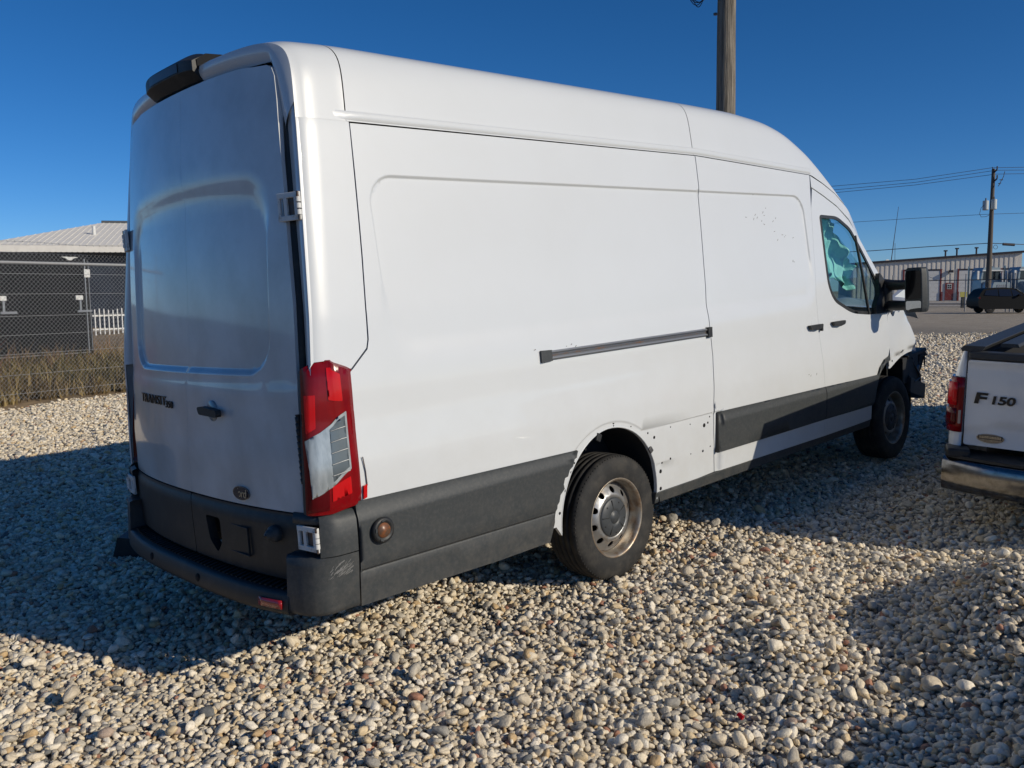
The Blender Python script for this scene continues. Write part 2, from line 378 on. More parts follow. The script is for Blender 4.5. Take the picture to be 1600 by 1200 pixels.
# ---------------------------------------------------------------- pebbles
def pebble_mat():
    m = bpy.data.materials.new('pebble_stone'); m.use_nodes = True; n = m.node_tree.nodes; L = m.node_tree.links; b = n['Principled BSDF']
    b.inputs['Roughness'].default_value = .72; b.inputs['Specular IOR Level'].default_value = .3
    oi = n.new('ShaderNodeObjectInfo'); cr = n.new('ShaderNodeValToRGB'); L.new(oi.outputs['Random'], cr.inputs[0])
    cols = [(0, (0.721, 0.620, 0.465)), (.16, (0.845, 0.750, 0.586)), (.32, (0.618, 0.530, 0.400)), (.46, (0.783, 0.670, 0.493)), (.58, (0.515, 0.460, 0.372)), (.68, (0.865, 0.780, 0.642)), (.79, (0.700, 0.550, 0.344)),
            (.87, (0.371, 0.345, 0.298)), (.925, (0.577, 0.410, 0.223)), (.957, (0.433, 0.220, 0.144)), (.972, (0.175, 0.175, 0.167)), (.985, (0.474, 0.360, 0.279))]
    e = cr.color_ramp.elements; cr.color_ramp.interpolation = 'CONSTANT'
    e[0].position = 0; e[0].color = (*cols[0][1], 1); e[1].position = cols[1][0]; e[1].color = (*cols[1][1], 1)
    for p, c in cols[2:]: q = e.new(p); q.color = (*c, 1)
    tc = n.new('ShaderNodeTexCoord'); nz = n.new('ShaderNodeTexNoise'); nz.inputs['Scale'].default_value = 1.6; nz.inputs['Detail'].default_value = 7; nz.inputs['Roughness'].default_value = .65; nz.noise_dimensions = '4D'
    mu = n.new('ShaderNodeMath'); mu.operation = 'MULTIPLY'; mu.inputs[1].default_value = 57; L.new(oi.outputs['Random'], mu.inputs[0]); L.new(mu.outputs[0], nz.inputs['W'])
    L.new(tc.outputs['Object'], nz.inputs['Vector'])
    r = n.new('ShaderNodeMapRange'); r.inputs[1].default_value = .3; r.inputs[2].default_value = .7; r.inputs[3].default_value = .72; r.inputs[4].default_value = 1.15; L.new(nz.outputs['Fac'], r.inputs[0])
    mx = n.new('ShaderNodeVectorMath'); mx.operation = 'SCALE'; L.new(cr.outputs[0], mx.inputs[0]); L.new(r.outputs[0], mx.inputs['Scale']); L.new(mx.outputs[0], b.inputs['Base Color'])
    bp = n.new('ShaderNodeBump'); bp.inputs['Strength'].default_value = .35; bp.inputs['Distance'].default_value = .05; L.new(nz.outputs['Fac'], bp.inputs['Height']); L.new(bp.outputs[0], b.inputs['Normal'])
    return m
PEBM = pebble_mat()
def pebble_mesh(seed, sub=2):
    r = np.random.default_rng(seed); bm = bmesh.new(); bmesh.ops.create_icosphere(bm, subdivisions=sub, radius=1.)
    ks = r.normal(size=(5, 3))*1.5; ph = r.uniform(0, 6.3, 5); am = r.uniform(.05, .13, 5)
    planes = [(lambda d: d/np.linalg.norm(d))(r.normal(size=3)) for _ in range(7)]; lim = r.uniform(.50, .85, 7)
    for v in bm.verts:
        p = np.array(v.co); f = 1+sum(am[i]*math.sin(ks[i]@p+ph[i]) for i in range(5)); p = p*f
        for d, l in zip(planes, lim):
            t = p@d
            if t > l: p = p-d*(t-l)*.88
        v.co = p
    me = bpy.data.meshes.new('pebble'); bm.to_mesh(me); bm.free(); me.polygons.foreach_set('use_smooth', [True]*len(me.polygons)); me.materials.append(PEBM); return me
PEB = [pebble_mesh(100+i) for i in range(14)]
pcol = bpy.data.collections.new('pebble_kinds')
for i, m_ in enumerate(PEB): pcol.objects.link(bpy.data.objects.new('pebble_kind_%02d' % i, m_))
def proj(P):
    d = P-CAM; z = d@CF; return np.stack([800+FPX*(d@CR)/z, 600-FPX*(d@CU)/z], -1), z
def scatter(cell, dmin, dmax, mean, mx=260, my=200):
    a = np.arange(-4, 34 if dmax > 17 else 17, cell); b = np.arange(-8, 26 if dmax > 17 else 15.5, cell)
    gx, gy = np.meshgrid(a, b); P = np.stack([gx.ravel(), gy.ravel(), np.zeros(gx.size)], -1)
    P[:, :2] += rng.uniform(-.62, .62, (len(P), 2))*cell
    q, z = proj(P); k = (z > dmin) & (z <= dmax) & (q[:, 0] > -mx) & (q[:, 0] < 1600+mx) & (q[:, 1] < 1200+my)
    k &= P[:, 1] < FENCE_Y(P[:, 0])-.05
    if dmax > 17: k &= rng.uniform(0, 1, len(P)) < np.clip((33.5-z)/11, 0, 1)
    P = P[k]; z = z[k]
    s = np.clip(rng.lognormal(math.log(mean/2), .30, len(P)), mean*.24, mean*1.05)
    P[:, 2] = G(P[:, 0], P[:, 1])+s*rng.uniform(-.35, .95, len(P))
    return P, s, z
FEN_A = np.array([1.87, 12.34]); FEN_B = np.array([4.09, 12.89])
def FENCE_Y(x): return FEN_A[1]+(x-FEN_A[0])*(FEN_B[1]-FEN_A[1])/(FEN_B[0]-FEN_A[0])
sets = [scatter(.0205, 1.8, 8.0, .0285), scatter(.029, 8.0, 16.5, .037), scatter(.056, 16.5, 33, .060, 60, 0)]
P = np.vstack([s[0] for s in sets]); S = np.hstack([s[1] for s in sets]); D = np.hstack([s[2] for s in sets])
# a second, sparser layer of bigger stones on top
P2, S2, D2 = scatter(.12, 1.8, 9, .042); P2[:, 2] += S2*.5
P = np.vstack([P, P2]); S = np.hstack([S, S2]); D = np.hstack([D, D2])
N = len(P)
ROT = np.stack([rng.normal(0, .38, N), rng.normal(0, .38, N), rng.uniform(0, 6.283, N)], -1)
SCL = S[:, None]*np.stack([rng.uniform(.95, 1.35, N), rng.uniform(.78, 1.05, N), rng.uniform(.50, .85, N)], -1)
IDX = rng.integers(0, len(PEB), N)
# the 300 stones that show largest are objects of their own
q, z = proj(P); vis = (q[:, 0] > 10) & (q[:, 0] < 1590) & (q[:, 1] > 0) & (q[:, 1] < 1190)
big = np.argsort(-(np.where(vis, SCL[:, 0]*SCL[:, 1]/z**2, 0)))[:300]
for i in big:
    o = bpy.data.objects.new('pebble', PEB[IDX[i]]); o.location = P[i]; o.rotation_euler = ROT[i]; o.scale = SCL[i]; link(o, ground)
keep = np.ones(N, bool); keep[big] = False
P, ROT, SCL, IDX = P[keep], ROT[keep], SCL[keep], IDX[keep]; N = len(P)
print('pebbles', N)
me = bpy.data.meshes.new('loose_pebbles'); me.vertices.add(N); me.vertices.foreach_set('co', P.ravel())
for nm, typ, dat in (('rot', 'FLOAT_VECTOR', ROT), ('scl', 'FLOAT_VECTOR', SCL)):
    me.attributes.new(nm, typ, 'POINT').data.foreach_set('vector', dat.ravel())
me.attributes.new('pick', 'INT', 'POINT').data.foreach_set('value', IDX.astype(np.int32)); me.update()
loose = link(bpy.data.objects.new('loose_pebbles', me)); tag(loose, 'countless small pale pebbles lying over the yard', 'gravel', kind='stuff')
ng = bpy.data.node_groups.new('pebble_spread', 'GeometryNodeTree')
ng.interface.new_socket('Geometry', in_out='INPUT', socket_type='NodeSocketGeometry'); ng.interface.new_socket('Geometry', in_out='OUTPUT', socket_type='NodeSocketGeometry')
gi = ng.nodes.new('NodeGroupInput'); go = ng.nodes.new('NodeGroupOutput'); ip = ng.nodes.new('GeometryNodeInstanceOnPoints'); ci = ng.nodes.new('GeometryNodeCollectionInfo')
ci.inputs[0].default_value = pcol; ci.inputs[1].default_value = True; ci.inputs[2].default_value = True
def na(nm, t):
    q_ = ng.nodes.new('GeometryNodeInputNamedAttribute'); q_.data_type = t; q_.inputs[0].default_value = nm; return q_.outputs[0]
er = ng.nodes.new('FunctionNodeEulerToRotation')
ng.links.new(na('rot', 'FLOAT_VECTOR'), er.inputs[0]); ng.links.new(er.outputs[0], ip.inputs['Rotation'])
ng.links.new(na('scl', 'FLOAT_VECTOR'), ip.inputs['Scale']); ng.links.new(na('pick', 'INT'), ip.inputs['Instance Index'])
ip.inputs['Pick Instance'].default_value = True
ng.links.new(ci.outputs[0], ip.inputs['Instance']); ng.links.new(gi.outputs[0], ip.inputs['Points']); ng.links.new(ip.outputs[0], go.inputs[0])
loose.modifiers.new('spread', 'NODES').node_group = ng
# ---------------------------------------------------------------- white cargo van (local: x forward from rear bumper, y left from right flank, z up)
VM = Matrix(((0.998957, 0., -0.04566, 0.002044), (0.0013324, 0.999574, 0.0291513, -0.0021857), (0.0456405, -0.0291817, 0.9985316, -0.0602737), (0, 0, 0, 1)))
van = empty('cargo_van'); van.matrix_world = VM
tag(van, 'long high-roof white cargo van with damaged front parked on gravel', 'van')
VW = 2.06
_yt = smooth_table([.25, .40, .60, .80, .98, 1.06, 1.18, 1.30, 1.60, 2.0, 2.2, 2.40, 2.5, 2.6], [.05, .028, .012, 0., .002, .010, .020, .022, .040, .085, .11, .137, .160, .195], .25, 2.6, .022)
_xe = smooth_table([.3, .81, 1.40, 1.65, 2.14, 2.43, 2.70], [.01, .030, .080, .108, .152, .183, .210], .3, 2.8, .16)
def rbox(x, z, x0, x1, z0, z1, r):
    cx, cz, hx, hz = (x0+x1)/2, (z0+z1)/2, (x1-x0)/2-r, (z1-z0)/2-r
    qx, qz = np.abs(x-cx)-hx, np.abs(z-cz)-hz
    return np.hypot(np.maximum(qx, 0), np.maximum(qz, 0))+np.minimum(np.maximum(qx, qz), 0)-r
AC = (1.868, .435)          # centre of the rear wheel opening
def Yside(x, z):
    x = np.asarray(x, float); z = np.asarray(z, float)
    y = _yt(z)+.030*np.clip(x-4.7, 0, None)**2
    u = np.clip((_xe(z)+.10-x)/.10, 0, .86); y = y+.030*(1-np.sqrt(1-u*u))
    d = rbox(x, z, .475, 4.27, 1.44, 2.19, .13)         # pressed panel
    low = np.clip((1.75-z)/.35, 0, 1)
    wd = .008+.05*low
    y = y+.011*sstep(.5-d/wd/2)*(1-.25*low)
    # area that the torn-off wheel arch trim used to cover
    ra = np.hypot((x-AC[0]), (z-AC[1])*1.0); g = np.minimum(ra-.475, np.maximum(z-.822+.006*(x-2.8), np.maximum(1.93-x, x-2.95)))
    y = y+.006*sstep(.5-g/.010)*(x > 1.3)*(x < 2.95)
    # soft step inside that area
    y = y+.004*sstep((.615-z-.02*np.sin((x-2.2)*3))/.012)*(x > 2.24)*(x < 2.92)
    return y
def fside(off=0.):
    return lambda x, z: np.stack([x, Yside(x, z)-off, z], -1)
def mirror3(f): return lambda x, z: f(x, z)*np.array([1, -1, 1])+np.array([0, VW, 0])
IN = (0, 1, 0)
# points that follow the pressed panel edge so that it is resolved
def ring(x0, x1, z0, z1, r, offs, sp):
    o = []
    for d in offs:
        rr = max(r+d, .01); poly = rounded([(x0-d, z0-d), (x1+d, z0-d), (x1+d, z1+d), (x0-d, z1+d)], rr, 8); o.append(resample(poly, sp))
    return np.vstack(o)
RECX = ring(.475, 4.27, 1.44, 2.19, .13, (-.026, -.014, -.009, -.0045, 0., .0045, .009, .014, .026), .022)
arcx = lambda r, a0, a1, n: [(AC[0]+r*math.cos(t), AC[1]+r*math.sin(t)) for t in np.linspace(a0, a1, n)]
ARX = np.vstack([np.array(arcx(r, RAD(-15), RAD(195), 50)) for r in (.462, .470, .478, .488)]+[np.stack([np.linspace(2.1, 2.95, 40), np.full(40, zz)], -1) for zz in (.828, .822, .816, .612, .60, .625)])
EXTRA = np.vstack([RECX, ARX])

# right flank: corner pillar, quarter panel, sliding door, front door
seam = [(.43, 2.42), (.415, 2.2), (.39, 1.85), (.37, 1.63), (.362, 1.50), (.35, 1.46), (.265, 1.385)]
pillar_out = [(.262, 1.388), (.348, 1.465), (.358, 1.50), (.366, 1.63), (.386, 1.85), (.411, 2.2), (.429, 2.44)]+[(float(_xe(z))+.001, z) for z in np.linspace(2.44, 1.42, 40)]+[(.075, 1.405), (.10, 1.43), (.15, 1.432), (.20, 1.415), (.245, 1.39)]
PEX = np.vstack([np.stack([_xe(zz_)+d_, zz_], -1) for zz_ in [np.linspace(1.40, 2.45, 60)] for d_ in (.005, .0135, .0155, .024, .034, .046, .060, .078, .0985, .104, .13)])
panel('rear_pillar', pillar_out, fside(-.0006), PAINT, van, .04, extra=PEX, thick_dir=IN, osp=.016, flange=0)
arch = [(AC[0]+(.43 if math.cos(t) > 0 else .395)*math.cos(t), AC[1]+.445*math.sin(t)) for t in np.linspace(RAD(-8), RAD(188), 34)]
sl = [(2.977, 2.41), (2.965, 2.22), (2.93, 1.85), (2.893, 1.50), (2.896, 1.33), (2.908, 1.17), (2.89, 1.02), (2.87, .86), (2.875, .70), (2.89, .55), (2.90, .435)]
quarter = [(.27, 1.385), (.353, 1.459), (.365, 1.50), (.372, 1.63), (.392, 1.85), (.417, 2.2), (.431, 2.408)]+[(a-.003, b) for a, b in sl]+[(2.30, .415)]+arch+[(1.43, .43), (.25, .44), (.235, .60), (.24, .82), (.25, 1.2), (.25, 1.37)]
panel('quarter_panel', quarter, fside(), PAINT, van, .05, extra=EXTRA, thick_dir=IN, osp=.03)
bp = [(4.36, .42), (4.352, .56), (4.342, .79), (4.315, 1.10), (4.30, 1.30), (4.295, 1.46), (4.33, 1.75), (4.38, 2.1), (4.43, 2.348)]
sliding = [(a+.003, b) for a, b in sl]+[(a-.0008, b) for a, b in bp]
door2 = panel('sliding_door', sliding, fside(.001), PAINT, van, .05, extra=EXTRA, thick_dir=IN, osp=.03)
farch = [(5.505, .905), (5.40, .88), (5.30, .825), (5.235, .74), (5.195, .62), (5.185, .52), (5.19, .42)]
dtop = [(4.44, 2.25), (4.60, 2.195), (4.80, 2.118), (4.97, 2.018), (5.12, 1.878), (5.26, 1.738), (5.42, 1.588), (5.535, 1.475), (5.56, 1.40)]
fdoor = [(a+.0008, b) for a, b in bp[:8]]+dtop+[(5.55, 1.25), (5.56, 1.0)]+farch
win = rounded([(4.495, 2.055), (4.77, 2.045), (4.975, 1.955), (5.12, 1.80), (5.25, 1.655), (5.40, 1.49), (5.47, 1.36), (5.45, 1.285), (5.22, 1.27), (4.86, 1.305), (4.57, 1.415), (4.49, 1.55)], [.03, .06, .05, 0, 0, .05, .04, .04, .08, .1, .09, .08], 4)
fd = panel('front_door', fdoor, fside(.001), PAINT, van, .045, holes=[win], thick_dir=IN, osp=.025)
# window rubber, pane, divider
def inset(poly, d):
    p = np.array(poly); c = p.mean(0); n = len(p); o = []
    for i in range(n):
        a, b = p[i-1], p[(i+1) % n]; t = b-a; t = t/(np.linalg.norm(t)+1e-9); nn = np.array([t[1], -t[0]])
        if nn@(c-p[i]) < 0: nn = -nn
        o.append(tuple(p[i]+nn*d))
    return o
def ringpanel(name, outer, inner, f, m, parent): return panel(name, outer, f, m, parent, .5, holes=[inner], thick_dir=IN, osp=.03, flange=.012)
ringpanel('window_seal', inset(win, -.004), inset(win, .020), fside(.004), BLACKP, fd)
wi = inset(win, .010)
ringpane = panel('window_pane', wi, fside(-.012), GLASS, fd, .2, thick_dir=IN, osp=.1, flange=0)
MB().tube([(5.045, float(Yside(5.03, 1.9))-.002, 1.90), (5.09, float(Yside(5.05, 1.6))-.003, 1.60), (5.155, float(Yside(5.07, 1.29))-.004, 1.28)], .011, 6).build('window_divider', BLACKP, fd)
# quarter and upper cab side above the front door
cabtop = [(4.435, 2.262), (4.60, 2.207), (4.80, 2.130), (4.978, 2.030), (5.13, 1.888), (5.27, 1.748), (5.43, 1.598), (5.56, 1.475), (5.62, 1.38)]
cabfr = cabtop+[(5.78, 1.34), (5.62, 1.51), (5.42, 1.695), (5.25, 1.860), (5.09, 2.005), (4.96, 2.12), (4.80, 2.218), (4.62, 2.29), (4.44, 2.345)]
panel('cab_side_frame', cabfr, lambda x, z: np.stack([x, Yside(x, z)+.22*np.clip(x-5.0, 0, 1)*np.clip((z-(6.98-x)*.93)/.3, 0, 1), z], -1), PAINT, van, .04, thick_dir=IN, osp=.025)

# left flank, mirrored: long blank side, front door with its window
lside = [(.06, .40), (_xe(1.4), 1.4), (_xe(2.1), 2.1), (_xe(2.5), 2.5), (.43, 2.58), (.43, 2.41), (2.977, 2.41), (4.43, 2.365), (4.30, 1.46), (4.36, .42), (2.30, .42)]+arch+[(1.43, .40)]
panel('left_side_panel', [(float(a), float(b)) for a, b in lside], mirror3(fside()), PAINT, van, .08, extra=RECX, thick_dir=(0, -1, 0))
panel('front_door', fdoor, mirror3(fside(.001)), PAINT, van, .06, holes=[win], thick_dir=(0, -1, 0))
panel('cab_side_frame', cabfr, lambda x, z: np.stack([x, VW-Yside(x, z)-.22*np.clip(x-5.0, 0, 1)*np.clip((z-(6.98-x)*.93)/.3, 0, 1), z], -1), PAINT, van, .05, thick_dir=(0, -1, 0))

# roof: superellipse ribs from the gutter line to the crown
_zb = smooth_table([0, 3., 4.45, 4.62, 4.80, 4.96, 5.1], [2.415, 2.415, 2.352, 2.296, 2.222, 2.125, 2.01], .1, 5.1, .02)
_hr = smooth_table([.05, .2, .45, 3.2, 3.6, 3.98, 4.22, 4.48, 4.67, 4.85, 5.1], [2.75, 2.775, 2.79, 2.79, 2.785, 2.755, 2.695, 2.545, 2.39, 2.215, 2.0], .05, 5.2, .07)
def roof_pt(x, s):
    sg = 1 if s < .5 else -1; t = s*2 if s < .5 else 2-2*s
    zb, h = float(_zb(x)), float(_hr(x)); yb = float(_yt(zb))+.030*max(x-4.7, 0)**2-.002*min(max((x-.40)/.03, 0), 1)
    th = t*math.pi/2
    # rib: mixes a tight shoulder with a flat crown
    p = 7.; c, s_ = math.cos(th), math.sin(th)
    yy = 1-abs(c)**(2/p); zz = abs(s_)**(2/p)
    z = zb+(h-zb)*zz; y = yb+(1.03-yb)*yy+.15*(z-zb)*(1-yy)
    xr = .112+(float(_xe(z))-.112)*(1-yy)**2.5
    u = min(max((xr+.10-x)/.10, 0), .86); q = .030*(1-math.sqrt(1-u*u)); y += q*(1-yy)**2; z -= q*zz**4*.7
    if sg < 0: y = VW-y
    # rear lip is drawn in with the crown and the plan of the back doors
    k = max(0, .62-x)/.62
    return np.array([x, y, z])
def roof_x(u, s):
    "sheet of the roof: u 0..1 from back lip to windscreen header"
    t = abs(math.cos(min(s, 1-s)*math.pi))**(2/7.); zq = 2.415+.36*abs(math.sin(min(s, 1-s)*math.pi))**(2/7.); xr = .112+(float(_xe(zq))+.001-.112)*t**2.5; xf = 5.02-.09*t**2.2
    return xr+(xf-xr)*u
def roof_mesh(name, u0, u1, nu, gutter=True):
    m = MB(); hh = np.concatenate([[0, .00002, .0003, .001, .003, .006, .012, .02], np.linspace(.03, .47, 34), [.48, .488, .494, .497, .4985, .4995]]); ss = np.concatenate([hh, [.5], 1-hh[::-1]])
    def f(u, s):
        x = roof_x(u, s); p = roof_pt(x, s); return p
    m.grid(f, np.linspace(u0, u1, nu), ss); return m.build(name, PAINT, van)
# the roof is pressed in three lengths with a visible joint between them
uj1 = (.43-.2)/(4.93-.2); uj2 = (2.965-.2)/(4.93-.2)
roof = roof_mesh('rear_roof_section', 0, uj1-.0006, 14); roof_mesh('roof', uj1+.0006, uj2-.0006, 40); roof_mesh('front_roof_section', uj2+.0006, 1, 60)
# drip ledge under the roof edge
def ledge(sgn):
    m = MB()
    def f(u, t):
        x = .34+(4.44-.34)*u; zb = float(_zb(x)); y0 = float(_yt(zb)); k = min(1., (x-.34)/.06)
        y = y0-.004*k+(-.007*k if t < .5 else 0.)*(1 if .2 < t < .8 else 0)
        z = zb+[.000, .006, .036, .044][int(round(t*3))]; k = min(1., (x-.34)/.12); y = y0+.004+[-.001, -.007, -.017, -.006][int(round(t*3))]*k+(float(_yt(z))-float(_yt(zb)))*.4
        return (x, y if sgn > 0 else VW-y, z)
    m.grid(f, np.linspace(0, 1, 90), [0, 1/3, 2/3, 1]); return m.build('roof_ledge', PAINT, van)
ledge(1); ledge(-1)

# windscreen and cowl
def wsc(s, t):
    "s across 0..1, t down 0..1"
    a = abs(s-.5)*2; xt = 5.02-.09*a**2.2; pt = roof_pt(xt, s*.96+.02) if False else np.array([xt, .16+(VW-.32)*s, float(_hr(5.0))-.17*a**3-.01])
    pb = np.array([5.98-.22*a**2.2, .10+(VW-.20)*s, 1.30+.03*(1-a)])
    p = pt+(pb-pt)*t; p[0] += .04*math.sin(math.pi*t)*(1-a*a); return p
MB().grid(wsc, np.linspace(0, 1, 22), np.linspace(0, 1, 14)).build('windscreen', GLASS, van)

# ---- back doors
_xc = smooth_table([.4, .81, 1.32, 1.9, 2.4, 2.68], [-.035, -.03, -.006, .035, .082, .113], .4, 2.7, .06)
def Xrear(y, z, rec=True):
    y = np.asarray(y, float); z = np.asarray(z, float); a = (y-1.03)/.87
    x = _xc(z)+.083*np.abs(a)**2.4
    if rec:
        d = rbox(y, z, .33, 1.73, 1.385, 2.20, .14)
        up = np.clip((z-1.95)/.2, 0, 1); wd = .014+.085*up
        zz = z-.075*(1-a*a)*up                      # upper edge of the pressing arches over the middle
        d2 = rbox(y, zz, .33, 1.73, 1.385, 2.13, .14)
        x = x+.020*sstep(.5-d2/wd/1.6)
        # belt crease below the pressing and the swage over the plate
        x = x+.004*sstep((z-1.30)/.05)-.006*np.exp(-((z-1.02)/.09)**2)
    return x
def fdoorb(off=0., rec=True): return lambda y, z: np.stack([Xrear(y, z, rec)-off, y, z], -1)
BK = (1, 0, 0)
RECB = ring(.33, 1.73, 1.385, 2.20, .14, (-.06, -.04, -.024, -.016, -.008, 0., .008, .016, .024, .04, .06), .03)
def top_z(y): return 2.660+.018*(1-((y-1.03)/.8)**2)
redge = [(.140, .802), (.145, 1.0), (.155, 1.3), (.162, 1.40), (.170, 1.66), (.190, 1.9), (.212, 2.14), (.238, 2.37), (.252, 2.50), (.268, 2.60), (.285, 2.635), (.315, 2.650), (.40, 2.658)]
rd = [(1.0295, .802)]+[(1.0295, float(top_z(1.0295)))]+[(y, float(top_z(y))) for y in (.9, .75, .6, .5)]+redge[::-1]
rdoor = panel('rear_door', rd, fdoorb(), DOORSHADE, van, .05, extra=RECB, thick_dir=BK, osp=.03, flange=.035)
ldoor = panel('rear_door', [(VW-y, z) for y, z in rd], fdoorb(), DOORSHADE, van, .05, extra=RECB, thick_dir=BK, osp=.03, flange=.035)
# body frame behind the doors: rear-facing edge of each corner pillar
def frame_strip(sgn):
    m = MB()
    zs = np.linspace(1.38, 2.62, 40)
    def f(i, t):
        z = zs[int(i)]; xe = float(_xe(z))+.001; ye = float(Yside(xe, z))+.003; k = np.clip((z-1.4)/.9, 0, 1); a = [0, .010, .046+.010*k, .048+.012*k][int(t)]
        x = xe+[0, -.003, .010-.012*k, .06][int(t)]; y = ye+a
        return (x, y if sgn > 0 else VW-y, z)
    m.grid(f, range(40), range(4)); return m.build('door_frame', PAINT, van)
frame_strip(1); frame_strip(-1)
# header over the doors
def hdr(i, t):
    s_ = HS[int(i)]; x = roof_x(0, s_); top = roof_pt(x, s_); y = float(np.clip(top[1], .21, VW-.21)); a = abs(y-1.03)/.82
    z0 = 2.664+.018*(1-a*a) if a < .9 else 2.667-3*(a-.9)
    yb_ = 1.03+(y-1.03)*.975
    bot = np.array([float(Xrear(yb_, z0, False))+.03, yb_, z0])
    p = top+(bot-top)*t; p[0] -= .012*math.sin(t*math.pi); return p
HS = np.concatenate([np.linspace(.0008, .02, 6), np.linspace(.03, .97, 46), np.linspace(.98, .9992, 6)])
MB().grid(hdr, range(len(HS)), np.linspace(0, 1, 6)).build('rear_header', PAINT, van)
# dark rubber channel and wiring behind the hinge gap
for sg in (1, -1):
    pts = [(float(_xc(z))+.135, .19+.045*max(0, z-1.6)*1.2 if sg > 0 else VW-.19-.045*max(0, z-1.6)*1.2, z) for z in np.linspace(.82, 2.58, 16)]
    MB().tube(pts, .045, 8).build('door_seal', BLACKP, van)
m = MB(); pts = [(.055+.004*math.sin(i*2.1), .128, 1.22-.0085*i) for i in range(34)]
m.tube([p for q in [((a, b, c), (a, b, c-.004)) for a, b, c in pts] for p in q], [r for i in range(34) for r in (.014, .010)], 8); m.build('wiring_conduit', BLACKP, van)

# lower black door panels with plate pocket
def lowp(name, y0, y1, holes=()):
    pl = rounded([(y0, .505), (y1, .505), (y1, .797), (y0, .797)], .012, 2)
    return panel(name, pl, lambda y, z: np.stack([_xc(.8)+.083*np.abs((y-1.03)/.87)**2.4-.012+.05*np.clip(.80-z, 0, 1)**2+.008*sstep((z-.775)/.02), y, z], -1), BLACKP, van, .05, holes=holes, thick_dir=BK, flange=.04)
pocket = rounded([(.75, .60), (.80, .545), (.865, .60), (.885, .715), (.75, .715)], .02, 3)
lp = lowp('lower_door_panel', .145, 1.027, [pocket]); lowp('lower_door_panel', 1.033, VW-.145)
m = MB(); m.bx((.045, .72, .53), (.055, .91, .73)); m.build('handle_pocket', DARK, lp)
m = MB()
m.bx((-.030, .505, .575), (-.018, .695, .580)); m.bx((-.030, .505, .700), (-.018, .695, .705)); m.bx((-.030, .505, .580), (-.018, .510, .700)); m.bx((-.030, .690, .580), (-.018, .695, .700))
m.build('plate_recess', BLACKP, lp, .002)
m = MB(); m.lathe([(.0, -.062), (.012, -.060), (.022, -.05), (.026, -.038), (.034, -.036), (.037, -.02), (.036, .01), (0, .012)], 20, (float(_xc(.7))+.05, .315, .705), 'x'); tag(m.build('socket_cap', PLAST, lp), 'round grey towing socket cap')
MB().lathe([(0, -.064), (.008, -.064), (.009, -.058)], 14, (float(_xc(.7))+.05, .315, .705), 'x').build('camera_lens', BLACKG, lp)
# right door handle, script badge, lettering
hx = lambda y, z: float(Xrear(y, z))
m = MB(); m.lathe([(0, -.002), (.046, -.002), (.049, .001), (.049, .006)], 24, (hx(.77, 1.205)-.002, .77, 1.205), 'x'); m.build('handle_dish', mat('dish_grey', (.20, .22, .24), .4, coat=.5), rdoor)
m = MB(); m.prism(rounded([(.66, 1.186), (.835, 1.190), (.850, 1.222), (.815, 1.228), (.66, 1.218)], .012, 3), lambda y, z: (hx(.76, 1.2)-.012, y, z), lambda y, z: (hx(.76, 1.2)-.040, y, z)); m.build('door_handle', BLACKP, rdoor, .006)
fb = lambda cy, cz, off=.004: (lambda u, v, w_: Vector((float(Xrear(cy-u, cz+v))-off*.5-w_, cy-u, cz+v)))
for cy, s_ in ((.555, 1),):
    el = lambda r: [(cy+.062*r*math.cos(t), .853+.031*r*math.sin(t)) for t in np.linspace(0, 2*math.pi, 40)[:-1]]
    m = MB(); m.prism(el(1), lambda y, z: (hx(y, z)+.002, y, z), lambda y, z: (hx(y, z)-.008, y, z)); bd = m.build('oval_badge', CHROME, rdoor)
    m = MB(); m.prism(el(.90), lambda y, z: (hx(y, z)-.006, y, z), lambda y, z: (hx(y, z)-.0095, y, z)); m.build('badge_field', mat('badge_navy', (.012, .016, .03), .25, coat=.6), bd)
    text_mesh('badge_lettering', 'Ford', GOLD, bd, .056, lambda u, v, w_: Vector((hx(cy, .853)-.0098-w_*.5, cy-u, .853+v)), .002, .25, .92)
text_mesh('model_lettering', 'TRANSIT', LETTER, ldoor, .066, fb(1.465, 1.222), .005, 0, 1.08, 0, 1.40)
text_mesh('model_lettering', '350', LETTER, ldoor, .050, fb(1.232, 1.208), .005, .0, 1.05, 0, 1.2)
# high brake lamp pod
m = MB()
def pod(s, t):
    y = .83+.54*s; a = abs(s-.5)*2; e = (1-a**6); xr = .112+.085*abs((y-1.03)/.77)**2.5
    prof = [(.20, 2.782), (.13, 2.828), (.02, 2.824), (-.045, 2.785), (-.045, 2.735), (.0, 2.688), (.10, 2.684)]
    px_, pz_ = prof[int(t)]; return (xr+px_+.02*a**4, y, 2.70+(pz_-2.70)*(.86+.14*e))
ss = np.linspace(0, 1, 22); m.grid(pod, ss, range(7)); m.add([pod(0, t) for t in range(7)], [tuple(range(7))]); 
bl = m.build('brake_lamp_pod', BLACKP, van, .004)
bl2 = MB(); bl2.grid(lambda s, t: tuple(np.array(pod(.2+.6*s, 3))*(1-t)+np.array(pod(.2+.6*s, 4))*t+np.array([-.003, 0, 0])), np.linspace(0, 1, 12), [0.1, .9]); bl2.build('brake_lamp_lens', mat('brake_dark_red', (.030, .006, .008), .35), bl)
m = MB(); pr = [(.16, 2.79), (.10, 2.815), (.02, 2.81), (-.025, 2.78), (-.022, 2.742), (.01, 2.708), (.12, 2.72)]
m.prism(pr, lambda a, b: (a+.135, .831, b), lambda a, b: (a+.135, .824, b)); m.build('pod_side_opening', DARK, bl)

